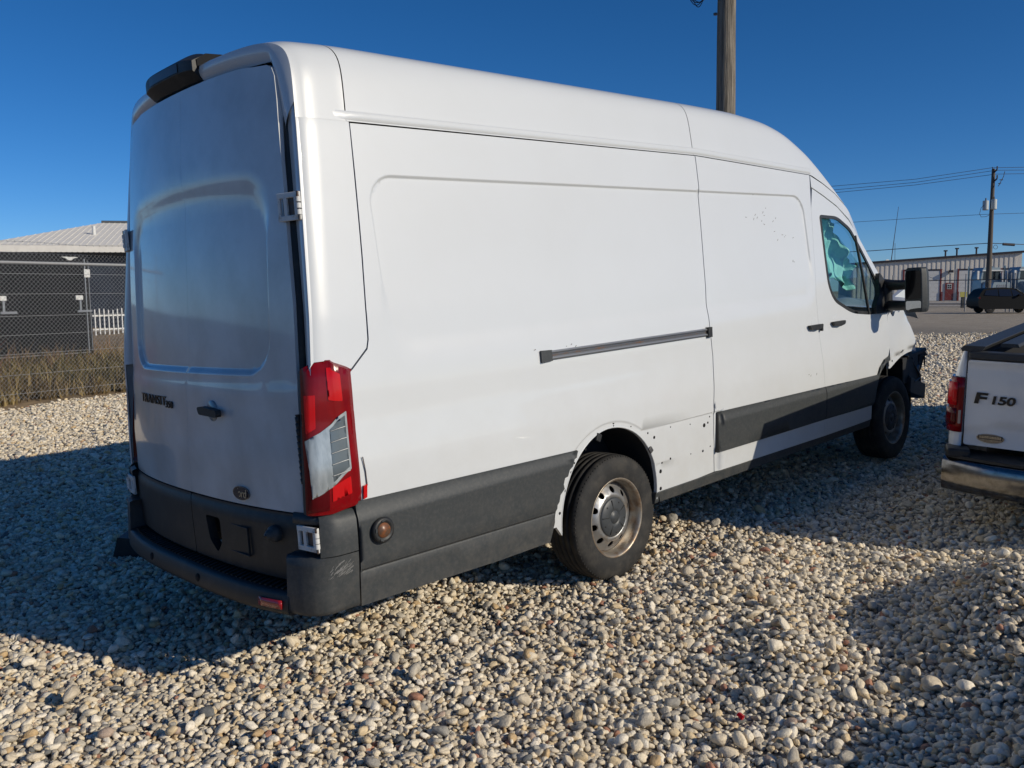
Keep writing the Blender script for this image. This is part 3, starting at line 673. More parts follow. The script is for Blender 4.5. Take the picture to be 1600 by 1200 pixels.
# hinges: pale metal straps
def hinge(A, B, zc, sz, parent=van):
    A = np.array((*A, 0), float); B = np.array((*B, 0), float); u = B-A; L = np.linalg.norm(u); u /= L; n = np.array([u[1], -u[0], 0]); n = n if n[0] < 0 else -n
    e = empty('hinge', parent=parent); R = Matrix((tuple(u), tuple(n), (0, 0, 1))).transposed().to_4x4(); R.translation = Vector((A[0], A[1], zc)); e.matrix_local = R
    h = sz/2
    m = MB(); m.box((L*.5, .012, h-.012), (L, .014, .022)); m.box((L*.5, .012, -h+.012), (L, .014, .022)); m.box((L*.36, .012, 0), (.018, .014, sz-.03)); m.box((.008, .012, 0), (.014, .014, sz*.62)); m.box((L-.018, .013, 0), (.016, .018, sz*.7))
    m.build('hinge_strap', WHITEM, e, .003)
    m = MB()
    for k in (-1, 0, 1): m.tube([(L-.006, .016, k*sz*.22-.010), (L-.006, .016, k*sz*.22+.010)], .011, 10)
    m.build('hinge_knuckle', WHITEM, e)
    m = MB(); m.tube([(L-.006, .016, -h), (L-.006, .016, h)], .006, 8); m.box((L*.55, .004, 0), (L*.75, .006, sz*.8)); m.build('hinge_pin', STEEL, e)
    return e
hinge((.118, .225), (.150, .108), 2.058, .115); hinge((.118, VW-.225), (.150, VW-.108), 2.058, .115)
hinge((.035, .158), (.052, .030), .712, .105); hinge((.035, VW-.158), (.052, VW-.030), .712, .105)

# tail lamps wrapped round the corner
def corner_pt(s, z, off=0.):
    xe = float(_xe(z)); pts = np.array([(xe+.020, .135), (xe-.010, .095), (xe-.004, .060), (xe+.022, .034), (xe+.07, .016), (.17, .006), (.25, .000)])
    pts[:, 1] += float(_yt(z))*.8
    t = np.array([0, .16, .28, .42, .60, .82, 1.0])
    def q(v): return np.array([np.interp(v, t, pts[:, 0]), np.interp(v, t, pts[:, 1])])
    p = (q(max(s-.05, 0))+2*q(s)+q(min(s+.05, 1)))/4; d = q(min(s+.04, 1))-q(max(s-.04, 0)); n = np.array([-d[1], d[0]])
    n = n/np.linalg.norm(n)
    if n@np.array([-1, -1]) < 0: n = -n
    p = p+n*off; return p, z
def lamp(sgn):
    e = empty('tail_lamp', parent=van)
    pil = lambda a, b: .012*float(sstep(min((a-.20)/.16, (.975-a)/.14, (b-.805)/.05, (1.44-b)/.06)))
    fc = lambda off: (lambda s, z: np.array([(lambda p: (p[0][0], p[0][1] if sgn > 0 else VW-p[0][1], p[1]))(corner_pt(float(a), float(b), off+pil(float(a), float(b)))) for a, b in zip(np.atleast_1d(s), np.atleast_1d(z))]))
    inw = (1, .6*sgn, 0)
    def lens(name, poly, off, m_, par, sp=.06, fl=.03, rr=.02):
        # s is scaled so that the outline is worked in metres
        return panel(name, rounded(poly, rr, 4), lambda s, z: fc(off)(s, z), m_, par, sp*.45, thick_dir=inw, osp=.02, flange=fl)
    s0 = 0 if sgn > 0 else .30
    base = lens('lamp_body', [(.25+s0, .816), (.60, .812), (.90, .83), (.955, .87), (.968, 1.388), (.72, 1.434), (.44, 1.436), (.22+s0, 1.402)], .010, REDL, e, rr=.012)
    if sgn > 0: lens('lamp_housing', [(.01, .82), (.24, .815), (.215, 1.40), (.01, 1.385)], .004, BLACKP, e, rr=.005)
    lens('brake_lens', [(.60, 1.275), (.86, 1.265), (.86, 1.375), (.72, 1.405), (.58, 1.405)], .0135, REDB, base, .08, .003, .008)
    if sgn > 0: lens('marker_lens', [(.30, 1.145), (.42, 1.165), (.42, 1.30), (.28, 1.30)], .0128, REDB, base, .08, .002, .008)
    lens('lower_lens', [(.60, .865), (.86, .885), (.86, .955), (.60, .925)], .0130, REDB, base, .08, .002, .006)
    if sgn > 0: lens('dark_lens', [(.30, .83), (.56, .83), (.56, .915), (.42, .90), (.30, .875)], .0125, REDD, base, .08, .002, .006)
    cl = lens('reversing_lens', [(.285 if sgn > 0 else .56, 1.118 if sgn > 0 else 1.16), (.885, 1.222), (.870, .985), (.60, .925), (.355 if sgn > 0 else .57, .885 if sgn > 0 else .93)], .0165, CLEARL, base, .05, .005, .006)
    if sgn > 0: lens('lens_chamber', [(.60, 1.158), (.865, 1.206), (.852, .995), (.615, .945)], .0178, CHAMBER, cl, .05, .002, .004)
    m = MB()
    for k in range(5):
        z0 = 1.150-.045*k; a0 = .60
        q0 = [corner_pt(a_, z0+.012*(a_-.6)/.27, .0195+pil(a_, z0)) for a_ in (.61, .68, .75, .80, .855)]
        m.tube([(p[0][0], p[0][1] if sgn > 0 else VW-p[0][1], p[1]) for p in q0], .0022, 5)
    tag(m.build('lens_rib', ALU, cl), kind='stuff')
    return e
lamp(1); lamp(-1)
# broken red shard by the lamp and scraped edge
MB().prism([(.245, .845), (.262, .85), (.268, .905), (.250, .900)], lambda x, z: (x, -.004, z), lambda x, z: (x, -.012, z)).build('lamp_shard', REDB, van)
MB().tube([(.262, -.002, 1.02), (.270, -.003, .96), (.272, -.004, .90), (.258, -.003, .86)], .0025, 5).build('scratch_gouge', STEEL, van)

# ---- bumper
def xb(y): return -.112+.105*abs((y-1.03)/.95)**3
def sweep(prof, y0, y1, n, m):
    ysw = np.linspace(y0, y1, n)
    k = len(prof)
    m.grid(lambda y, i: (xb(y)+prof[int(i)][0], y, prof[int(i)][1]), ysw, range(k), smooth=True)
    for y in (y0, y1): m.add([(xb(y)+a, y, b) for a, b in prof], [tuple(range(k))])
    return m
m = MB(); sweep([(.20, .494), (.014, .482), (.004, .477), (-.002, .466), (-.012, .41), (-.008, .392), (.008, .384), (.16, .384)], .175, VW-.175, 40, m); bump = m.build('rear_bumper', BLACKP, van)
m = MB()
for i in range(46):       # tread ribs on the step
    y = .22+i*(VW-.44)/45
    m.box((xb(y)+.095, y, .492), (.14, .012, .006), (0, RAD(-3.5), .25))
tag(m.build('step_tread', BLACKP, bump), kind='stuff')
m = MB(); m.grid(lambda y, z: (xb(y)-.0125+.0*z, y, z), np.linspace(.205, .345, 8), [.413, .450]); rf = m.build('bumper_reflector', mat('reflector_red', (.30, .012, .016), .25, coat=.7), bump)
so_ = rf.modifiers.new('solid', 'SOLIDIFY'); so_.thickness = .006; so_.offset = 0
m = MB(); m.lathe([(0, -.004), (.017, -.004), (.02, 0), (.02, .01)], 16, (xb(.86)-.008, .86, .435), 'x'); m.build('parking_sensor', DARK, bump)
m = MB(); m.lathe([(0, -.004), (.017, -.004), (.02, 0), (.02, .01)], 16, (xb(1.4)-.008, 1.4, .435), 'x'); m.build('parking_sensor', DARK, bump)
def clad_off(x, z):
    z = np.asarray(z, float); o = .006+.016*sstep((.815-z)/.065)-.006*np.exp(-((z-(.545-.02*(x-.2)))/.006)**2)-.004*(z < .545-.02*(x-.2))
    return o
def bumper_corner(sgn):
    m = MB()
    def plan(s, z):
        "s 0 at the inner back edge, 1 on the flank at x=.20"
        k = (z-.37)/.44; P_ = np.array([(xb(.18)-.010+.035*k, .19), (xb(.15)-.002+.04*k, .10), (.000+.03*k, .045), (.045+.02*k, .012), (.10, float(Yside(.2, z)-clad_off(.2, z))+.004), (.2057, float(Yside(.2, z)-clad_off(.2, z)))])
        t = np.array([0, .30, .52, .66, .80, 1.])
        q = lambda v: np.array([np.interp(v, t, P_[:, 0]), np.interp(v, t, P_[:, 1])])
        return (q(max(0, s-.06))+2*q(s)+q(min(1, s+.06)))/4
    zl = [.392, .400, .42, .50, .60, .632, .640]
    def f(s, i):
        z = zl[int(i)]; p = plan(s, z); sh = {0: .025, 1: .008, 6: .012*float(sstep((.62-s)/.06))}.get(int(i), 0.)
        z2 = z-.004*s
        return (p[0]+sh, (p[1]+sh) if sgn > 0 else VW-p[1]-sh, z2)
    ssx = np.linspace(0, 1, 26); m.grid(f, ssx, range(7))
    # inner cheek that closes the end of the step and the ledge under the hinge
    a = [f(0, i) for i in range(7)]; b = [(p[0]+.14, p[1], p[2]) for p in a]; m.grid(lambda i, t: (a if t == 0 else b)[int(i)], range(7), [0, 1])
    c = [f(s, 6) for s in ssx]; c = c[:17]; d = [(.16, p[1]+(.05 if sgn > 0 else -.05), .642) for p in c]; m.grid(lambda i, t: (c if t == 0 else d)[int(i)], range(17), [0, 1])
    # upper block in front of the hinge pocket up to the lamp
    zu = [.640, .70, .775, .80, .815]
    def g(s, i):
        z = zu[int(i)]; s2 = .60+.40*s; p = plan(s2, z); sh = {3: .006, 4: .022}.get(int(i), 0.); return (p[0]+sh*.3, (p[1]+sh) if sgn > 0 else VW-p[1]-sh, z)
    sv = np.linspace(0, 1, 12); m.grid(g, sv, range(5))
    a2 = [g(0, i) for i in range(5)]; b2 = [(p[0]+.05, p[1]+(.03 if sgn > 0 else -.03), p[2]) for p in a2]; m.grid(lambda i, t: (a2 if t == 0 else b2)[int(i)], range(5), [0, 1])
    # cap strip across the top of the hinge pocket
    z0 = .772
    def h(s, t):
        p = plan(.06+.60*s, .79); z = [.768, .774, .800, .812][int(t)]; sh = [.006, 0, 0, .02][int(t)]; return (p[0]+.02+sh, (p[1]+sh) if sgn > 0 else VW-p[1]-sh, z)
    m.grid(h, np.linspace(0, 1, 10), range(4))
    o = m.build('bumper_corner', PLAST, van)
    if sgn > 0:
        rs_ = np.random.default_rng(9); sm = MB()
        for k in range(46):
            s1 = float(np.clip(rs_.normal(.80, .07), .6, .97)); z1 = .565+rs_.normal(0, .014)+.10*(s1-.8); L1 = rs_.uniform(.01, .06); h1 = rs_.uniform(.0015, .006); q_ = []
            for a_, b_ in ((0, 0), (L1, .012), (L1, .012+h1), (0, h1)):
                p_ = plan(min(s1+a_, 1), z1+b_); q_.append((p_[0]-.0006, p_[1]-.0014, z1+b_))
            sm.add(q_, [(0, 1, 2, 3)])
        tag(sm.build('scuff_mark', SCUFF, o), kind='stuff')
    return o
bumper_corner(1); bumper_corner(-1)

# ---- plastic flank cladding
jag = [(1.600, .812), (1.612, .806), (1.594, .775), (1.575, .770), (1.560, .735), (1.538, .722), (1.528, .690), (1.505, .686), (1.498, .655), (1.508, .63), (1.478, .605), (1.470, .57), (1.455, .555), (1.452, .520), (1.438, .505), (1.440, .47), (1.425, .445), (1.40, .372)]
jag = [(a-.018-.022*min(1, (.81-b)/.2), b) for a, b in jag]
cl = [(.206, .842)]+jag+[(1.0, .372), (.55, .385), (.205, .392)]
ce = np.vstack([np.stack([np.linspace(.22, 1.6, 60), zz-.02*np.linspace(0, 1.4, 60)], -1) for zz in (.535, .541, .545, .549, .555)]+[np.stack([np.linspace(.22, 1.6, 40), np.full(40, zz)], -1) for zz in (.80, .78, .765, .75)])
clad = panel('flank_cladding', cl, lambda x, z: np.stack([x, Yside(x, z)-clad_off(x, z), z], -1), PLAST, van, .05, extra=ce, thick_dir=IN, osp=.025, flange=.03)
m = MB(); m.lathe([(.054, -.004), (.056, -.014), (.050, -.022), (.038, -.024), (.034, -.018), (.030, -.018)], 28, (.315, -.018, .70), 'y'); mk = m.build('marker_surround', BLACKP, clad)
MB().lathe([(.033, -.016), (.031, -.022), (.0, -.026)], 24, (.315, -.018, .70), 'y').build('marker_reflector', mat('amber_dirty', (.20, .075, .03), .35, noise=(40, (.10, .06, .04), .4, .6)), mk)
for k in range(3):
    a = RAD(95+75*k); MB().box((.315+.043*math.cos(a), -.043, .70+.043*math.sin(a)), (.016, .004, .007), (0, -a+RAD(90), 0)).build('surround_slot', PLAST, mk)
def strip(name, poly, parent):
    return panel(name, poly, lambda x, z: np.stack([x, Yside(x, z)-(.004+.012*sstep((.80-z)/.055)*sstep((z-.545)/.012)), z], -1), PLAST, parent, .06, thick_dir=IN, osp=.03, flange=.012,
                 extra=np.vstack([np.stack([np.linspace(2.88, 5.3, 70), np.full(70, zz)], -1) for zz in (.79, .775, .76, .745, .553, .56)]))
strip('door_trim', [(2.905, .818), (4.338, .795), (4.352, .548), (2.922, .560)], door2)
strip('door_trim', [(4.346, .795), (5.285, .775), (5.245, .70), (5.215, .60), (5.20, .535), (4.358, .548)], fd)
MB().bx((2.898, -.006, .56), (2.912, .03, .815)).build('trim_end_cap', BLACKP, door2, .003)
# rivet holes and clips where the arch trim is missing
def hole(x, z, r, parent, m_=DARK):
    y = float(Yside(x, z)); m = MB(); m.lathe([(0, -.0012), (r, -.0012), (r*1.05, .004)], 12, (x, y, z), 'y'); return m
qp = [o for o in van.children if o.name.startswith('quarter_panel')][0]
for x, z, r in [(1.66, .80, .006), (1.90, .905, .007), (1.90, .89, .004), (2.05, .862, .004), (2.20, .80, .006), (2.26, .765, .009), (2.42, .80, .004), (2.62, .785, .004), (2.77, .755, .013), (2.81, .765, .007), (2.83, .80, .005), (2.34, .60, .006), (2.42, .61, .007), (2.40, .58, .004), (2.63, .60, .004), (2.76, .595, .008), (2.84, .61, .005), (2.33, .55, .012), (2.335, .445, .011), (1.545, .70, .007), (1.50, .61, .008), (1.455, .50, .008), (1.57, .745, .005)]:
    hole(x, z, r, qp).build('rivet_hole', DARK, qp)
MB().box((1.765, .002, .848), (.035, .012, .042), (0, .5, 0)).build('trim_clip', BLACKP, qp, .003)
MB().box((2.215, .002, .70), (.030, .010, .034), (0, -.6, 0)).build('trim_clip', STEEL, qp, .003)
m = MB(); m.tube([(AC[0]+(.434 if math.cos(t) > 0 else .399)*math.cos(t), float(Yside(AC[0]+.43*math.cos(t), AC[1]+.44*math.sin(t)))+.002, AC[1]+.449*math.sin(t)) for t in np.linspace(RAD(-6), RAD(186), 40)], .005, 6); m.build('arch_lip', PAINT, qp)
# sill under the doors
m = MB(); m.prism([(.03, .43), (.045, .36), (.16, .345), (.16, .43)], lambda y, z: (2.285, y, z), lambda y, z: (5.18, y, z)); m.build('sill', PLAST, van, .008)
m = MB(); m.prism([(VW-.03, .43), (VW-.045, .36), (VW-.16, .345), (VW-.16, .43)], lambda y, z: (.3, y, z), lambda y, z: (5.18, y, z)); m.build('sill', PLAST, van)
# sliding rail
rz = lambda x: 1.322
m = MB()
def rail(u, t):
    x = 1.45+(2.855-1.45)*u; prof = [(.012, 1.347), (-.010, 1.345), (-.014, 1.338), (-.010, 1.331), (-.0025, 1.3295), (-.0025, 1.3145), (-.010, 1.313), (-.014, 1.306), (-.010, 1.299), (.012, 1.297)]
    a, b = prof[int(t)]; return (x, float(Yside(x, b))+a, b)
m.grid(rail, np.linspace(0, 1, 12), range(10), smooth=False); ra = m.build('sliding_rail', ALU, van)
MB().grid(lambda x, z: (x, float(Yside(x, z))-.0045, z), np.linspace(1.45, 2.855, 12), [1.3165, 1.3275]).build('rail_channel', STEEL, ra)  # dark strip stands in for the shade inside the rail channel
m = MB(); m.prism([(1.375, 1.290), (1.455, 1.294), (1.455, 1.349), (1.375, 1.352)], lambda x, z: (x, float(Yside(x, z))-.012, z), lambda x, z: (x, float(Yside(x, z))+.01, z)); m.build('rail_end_cap', PLAST, ra, .005)
MB().bx((2.85, .004, 1.29), (2.893, .03, 1.352)).build('rail_pocket', BLACKP, ra)
# door handles on the flank
for x, par in ((4.225, door2), (4.585, fd)):
    y = float(Yside(x, 1.245)); m = MB(); m.lathe([(.0, .003), (.03, .002), (.044, -.0015), (.047, .0)], 20, (x+.015, y, 1.268), 'y'); m.build('handle_dish', PAINT, par)
    m = MB(); m.prism(rounded([(x-.10, 1.262), (x+.10, 1.262), (x+.095, 1.235), (x+.02, 1.222), (x-.07, 1.230)], .012, 3), lambda a, b: (a, y-.030, b), lambda a, b: (a, y-.008, b)); m.build('door_handle', BLACKP, par, .006)
m = MB(); m.box((4.315, float(Yside(4.3, 1.22))-.018, 1.225), (.02, .02, .03)); m.build('lock_cylinder', BLACKP, door2, .003)
# scuffs on the sliding door
rs = np.random.default_rng(3); m = MB()
for cx, cz, n, sx, sz in ((3.75, 2.02, 16, .16, .05), (4.0, 1.83, 5, .04, .05), (4.15, .90, 3, .06, .01), (1.55, 1.36, 4, .12, .012)):
    for _ in range(n):
        x = cx+rs.normal(0, sx); z = cz+rs.normal(0, sz); y = float(Yside(x, z))-.0012; L_ = rs.uniform(.004, .022); a = rs.uniform(-1.2, .5)
        m.box((x, y, z), (L_, .0012, .0035), (0, a, 0))
tag(m.build('paint_scuff', mat('scuff', (.16, .15, .14), .8), van), kind='stuff')

# ---- wheels
def wheel(parent):
    e = empty('wheel', parent=parent)
    m = MB(); W2 = .1175
    prof = [(.205, -.085), (.212, -.102), (.232, -.1145), (.272, -.1195), (.312, -.1170), (.336, -.1085), (.347, -.098), (.353, -.085), (.3550, -.062), (.3485, -.0605), (.3485, -.0535), (.3556, -.052), (.3563, -.024), (.3490, -.0225), (.3490, -.0155), (.3565, -.014), (.3565, .014), (.349, .0155), (.349, .0225), (.3563, .024), (.3556, .052), (.3485, .0535), (.3485, .0605), (.355, .062), (.353, .085), (.347, .098), (.336, .1085), (.312, .1170), (.272, .1195), (.232, .1145), (.205, .10)]
    m.lathe(prof, 72, (0, 0, 0), 'y'); t = m.build('tyre', RUBBER, e)
    m = MB()
    for k in range(96):       # shoulder sipes
        a = 2*math.pi*k/96
        for yy in (-.088, .088): m.box(((.3415)*math.cos(a), yy, (.3415)*math.sin(a)), (.014, .030, .006), (0, -a, 0))
    tag(m.build('tread_block', RUBBER, t), kind='stuff')
    m = MB(); m.lathe([(.226, -.104), (.2285, -.1085), (.224, -.1115), (.216, -.1085), (.208, -.097), (.2035, -.080), (.201, -.040), (.190, -.020), (.188, .09)], 72, (0, 0, 0), 'y'); r = m.build('wheel_lip', RUSTLIP, e)
    holes = [[(.155*math.cos(a)+.0185*math.cos(b)*1.0, .155*math.sin(a)+.0185*math.sin(b)) for b in np.linspace(0, 2*math.pi, 14)[:-1]] for a in np.linspace(0, 2*math.pi, 11)[:-1]+.2]
    cut = [(.112*math.cos(b), .112*math.sin(b)) for b in np.linspace(0, 2*math.pi, 50)[:-1]]
    outer = [(.196*math.cos(b), .196*math.sin(b)) for b in np.linspace(0, 2*math.pi, 73)[:-1]]
    _d = lambda rr: np.interp(rr, [.10, .115, .125, .135, .155, .175, .190, .197], [-.070, -.080, -.0815, -.079, -.066, -.050, -.040, -.036])
    panel('wheel_disc', outer, lambda a, b: np.stack([a, _d(np.hypot(a, b)), b], -1), SILVER, e, .02, holes=holes+[cut], thick_dir=(0, 1, 0), osp=.018, flange=.006)
    m = MB(); m.lathe([(.113, -.072), (.111, -.082), (.104, -.0875), (.060, -.0925), (.042, -.093), (.039, -.0895), (.036, -.0895), (.034, -.094), (.0, -.0945)], 40, (0, 0, 0), 'y'); cp = m.build('hub_cap', mat('cap_grey', (.045, .05, .055), .45) if 'cap_grey' not in MATS else MATS['cap_grey'], e)
    m = MB()
    for k in range(5):
        a = 2*math.pi*k/5+.5; m.box((.075*math.cos(a), -.0905, .075*math.sin(a)), (.055, .005, .004), (0, -a, 0))
        a += .55; m.lathe([(0, -.0935), (.005, -.0935), (.006, -.089)], 10, (.088*math.cos(a), .002, .088*math.sin(a)), 'y')
    tag(m.build('cap_rib', BLACKP, cp), kind='stuff')
    MB().lathe([(0, .02), (.19, .02)], 24, (0, 0, 0), 'y').build('brake_drum', DARK, e)
    return e
w1 = wheel(van); w1.location = (1.96, .172, .352)
w2 = copy_tree(w1, van); w2.location = (5.71, .172, .352); w2.rotation_euler = (0, .5, 0)
w3 = copy_tree(w1, van); w3.location = (1.96, VW-.172, .352); w3.rotation_euler = (0, 0, math.pi)
w4 = copy_tree(w1, van); w4.location = (5.71, VW-.172, .352); w4.rotation_euler = (0, 0, math.pi)

# ---- dark inner body, chassis, wheel housings
m = MB(); m.bx((.24, .24, .96), (4.22, VW-.24, 2.36)); m.bx((.30, .40, .44), (4.9, VW-.40, .95)); m.bx((.24, .07, 1.0), (1.2, .24, 1.3)); m.build('cargo_shell', SHELL, van)
m = MB()
for y in (.45, VW-.45): m.bx((.1, y-.04, .38), (6.2, y+.04, .46))
m.tube([(1.96, .25, .33), (1.96, VW-.25, .33)], .05, 10); m.bx((1.4, .8, .28), (3.4, 1.2, .4)); m.tube([(.35, .55, .36), (2.2, .62, .36), (5, .62, .36)], .035, 8)
m.build('chassis', BLACKP, van)
def housing(xc, yy):
    m = MB(); m.grid(lambda a, y: (xc+.46*math.cos(a), y, .43+.48*math.sin(a)), np.linspace(RAD(-10), RAD(190), 20), [yy, yy+(.34 if yy < 1 else -.34)]); m.bx((xc-.45, yy+(.33 if yy < 1 else -.33), .4), (xc+.45, yy+(.345 if yy < 1 else -.345), .9)); return m.build('wheel_housing', SHELL, van)
housing(1.868, .035); housing(1.868, VW-.035); housing(5.70, .10); housing(5.70, VW-.10)

# ---- cab interior
m = MB(); m.bx((4.22, .12, .50), (5.75, VW-.12, .56)); m.bx((4.22, .18, .56), (4.26, VW-.18, 1.30)); m.build('cab_floor', SHELL, van)
def dashp(s):
    return (5.35, .10+(VW-.2)*s)
m = MB(); m.prism([(5.28, .8), (5.30, 1.14), (5.40, 1.24), (5.60, 1.275), (5.88, 1.255), (5.88, .8)], lambda x, z: (x, .13, z), lambda x, z: (x, VW-.13, z)); m.build('dashboard', SEATM, van, .02)
def seat(y):
    e = empty('seat', parent=van)
    m = MB(); m.box((4.72, y, .98), (.50, .50, .16)); m.box((4.72, y, .75), (.36, .40, .32)); m.build('seat_cushion', SEATM, e, .04, 3)
    m = MB(); m.box((4.46, y, 1.32), (.14, .48, .60), (0, -.16, 0)); m.build('seat_back', SEATM, e, .05, 3)
    m = MB(); m.box((4.40, y, 1.74), (.10, .28, .17), (0, -.16, 0)); m.tube([(4.42, y-.06, 1.55), (4.41, y-.06, 1.70)], .008); m.tube([(4.42, y+.06, 1.55), (4.41, y+.06, 1.70)], .008); m.build('head_rest', SEATM, e, .03, 3)
    return e
seat(.55); seat(1.45)
m = MB(); cw = np.array([5.20, 1.48, 1.30])
m.tube([cw+np.array([.09*math.sin(a)*-1, .19*math.cos(a), .17*math.sin(a)]) for a in np.linspace(0, 2*math.pi, 29)], .015, 8, False); m.tube([cw, cw+np.array([.35, 0, -.2])], .03); m.tube([cw+np.array([0, -.18, 0]), cw, cw+np.array([0, .18, 0])], .018); m.build('steering_wheel', SEATM, van)
# deployed curtain airbags hanging inside the windows
rs = np.random.default_rng(5)
def curtain(pts_top, drop, yb_, seed, side=1):
    def f(u, t):
        x = np.interp(u, np.linspace(0, 1, len(pts_top)), [p[0] for p in pts_top]); zt = np.interp(u, np.linspace(0, 1, len(pts_top)), [p[1] for p in pts_top]); L_ = np.interp(u, np.linspace(0, 1, len(drop)), drop)
        y = yb_+.022*math.sin(u*15+seed+2*t)+.04*math.sin(t*3.1)+.012*math.sin(u*34+5*t+seed)+.008*math.sin(t*13+u*6)
        return (x+.008*math.sin(t*6+u*9), y if side > 0 else VW-y, zt-L_*t)
    m = MB(); m.grid(f, np.linspace(0, 1, 60), np.linspace(0, 1, 30)); o = m.build('curtain_airbag', GREEN, van); s_ = o.modifiers.new('solid', 'SOLIDIFY'); s_.thickness = .006; return o
curtain([(4.42, 2.06), (4.75, 2.06), (4.84, 2.03)], [.56, .64, .62, .52, .44, .40], .20, 0)
curtain([(4.84, 2.06), (4.98, 1.98), (5.18, 1.77), (5.29, 1.66)], [.40, .44, .38, .32, .26, .16], .215, 2)
curtain([(4.45, 2.10), (4.85, 2.08), (5.1, 1.95)], [.3, .25, .3, .12], .2, 4, -1)

# ---- towing mirror
def mirror(sg):
    e = empty('towing_mirror', parent=van); my = lambda y: y if sg > 0 else VW-y
    m = MB(); m.prism(rounded([(5.235, 1.270), (5.56, 1.262), (5.585, 1.40), (5.455, 1.53), (5.36, 1.60), (5.33, 1.545), (5.325, 1.42), (5.23, 1.33)], .02, 3), lambda x, z: (x, my(float(Yside(x, z))-.035), z), lambda x, z: (x, my(float(Yside(x, z))+.004), z)); m.build('mirror_base', BLACKP, e, .01)
    m = MB()
    for z in (1.487, 1.322):
        m.tube([(5.48, my(.03), z+.003), (5.44, my(-.06), z+.002), (5.40, my(-.22), z)], [.052, .042, .036], 10)
    m.tube([(5.47, my(.02), 1.28), (5.46, my(.01), 1.50)], .05, 10)
    m.build('mirror_arm', BLACKP, e)
    m = MB(); hy0, hy1 = -.195, -.335; zz = [1.272, 1.285, 1.31, 1.45, 1.57, 1.61, 1.622]; k = [.80, .93, 1, 1, .97, .9, .75]
    prof = lambda i: [(5.32, hy0), (5.32, hy1+.01), (5.36, hy1-.018), (5.42, hy1-.010), (5.455, hy1+.03), (5.455, hy0-.04), (5.41, hy0)]
    def f(i, j):
        p = prof(0)[int(j) % 7]; cx, cy = 5.38, (hy0+hy1)/2; return (cx+(p[0]-cx)*(1 if k[int(i)] > .95 else k[int(i)]), my(cy+(p[1]-cy)*k[int(i)]), zz[int(i)])
    m.grid(f, range(7), range(8)); m.add([f(0, j) for j in range(7)], [tuple(range(7))]); m.add([f(6, j) for j in range(7)], [tuple(range(7))]); hd = m.build('mirror_head', PLAST, e, .008)
    m = MB(); m.prism(rounded([(my(-.203), 1.375), (my(-.322), 1.375), (my(-.318), 1.60), (my(-.209), 1.60)], .02, 4), lambda y, z: (5.318, y, z), lambda y, z: (5.313, y, z)); m.build('mirror_glass', mat('main_mirror', (.008, .008, .009), .06, spec=.25), hd)  # dark reflection is put into the main glass colour
    m = MB(); m.prism(rounded([(my(-.205), 1.290), (my(-.320), 1.294), (my(-.322), 1.362), (my(-.205), 1.362)], .015, 4), lambda y, z: (5.318, y, z), lambda y, z: (5.312, y, z)); m.build('wide_mirror_glass', MIRROR, hd)
mirror(1); mirror(-1)

# ---- wrecked nose: fender, hood, exposed black structure
fend = [(5.555, 1.02), (5.552, 1.235), (5.60, 1.26), (5.64, 1.225), (5.68, 1.222), (5.705, 1.262), (5.76, 1.262), (5.80, 1.245), (5.84, 1.262), (5.93, 1.262), (6.02, 1.20), (6.10, 1.10), (6.17, .98), (6.235, .90), (6.24, .872), (6.16, .885), (6.02, .88), (5.88, .862), (5.74, .828), (5.60, .79), (5.565, .79), (5.558, .90)]
fen = panel('front_fender', fend, lambda x, z: np.stack([x, Yside(x, z)+.012*np.sin((x-5.5)*7)*np.sin((z-.8)*9)+.02*sstep((.93-.1*(6-x)-z)/.03), z], -1), PAINT, van, .03, holes=[[(5.87+.022*math.cos(t), .905+.017*math.sin(t)) for t in np.linspace(0, 6.283, 13)[:-1]], [(5.78+.012*math.cos(t), .885+.012*math.sin(t)) for t in np.linspace(0, 6.283, 11)[:-1]], [(5.66+.016*math.cos(t), .845+.010*math.sin(t)) for t in np.linspace(0, 6.283, 11)[:-1]]], thick_dir=IN, osp=.02)
panel('front_fender', [(5.552, .80), (5.552, 1.235), (5.78, 1.25), (5.86, 1.10), (5.88, .86), (5.74, .828)], mirror3(lambda x, z: np.stack([x, Yside(x, z), z], -1)), PAINT, van, .05, thick_dir=(0, -1, 0))
tr = [(5.515, .905), (5.40, .885), (5.30, .83), (5.235, .745), (5.195, .62)]; tri = [(5.225, .61), (5.262, .73), (5.325, .80), (5.42, .85), (5.52, .868)]
panel('arch_trim', tr+tri, lambda x, z: np.stack([x, Yside(x, z)-.012, z], -1), PLAST, fd, .05, thick_dir=IN, osp=.03, flange=.05)
def hood(u, t):
    y = .22+(VW-.44)*u; x = 5.86+.80*t; z = 1.28+.05*math.sin(math.pi*u)-.16*t**2+.14*math.exp(-((t-.75)/.16)**2)*(1-.6*u)+.02*math.sin(u*21)*t
    return (x, y, z)
MB().grid(hood, np.linspace(0, 1, 40), np.linspace(0, 1, 30)).build('bonnet', PAINT, van)
MB().prism([(6.30, 1.20), (6.62, 1.35), (6.88, 1.42), (7.02, 1.30), (6.80, 1.12)], lambda x, z: (x-.15, .36, z), lambda x, z: (x-.15, .375+.06*(x-6.3), z)).build('torn_bonnet_edge', PAINT, van)
m = MB(); m.bx((5.95, .22, .60), (6.30, VW-.3, 1.15)); m.bx((6.0, .10, .60), (6.34, .35, .83)); m.box((6.30, .17, .53), (.46, .16, .14), (0, .25, .1)); m.box((6.40, .16, .76), (.10, .12, .14), (.2, .2, 0)); m.box((6.30, .14, .845), (.42, .10, .035), (0, -.08, 0)); m.box((6.15, .5, .42), (.3, .7, .12)); m.box((6.2, 1.5, .6), (.25, .8, .3)); m.build('front_structure', BLACKP, van, .008)
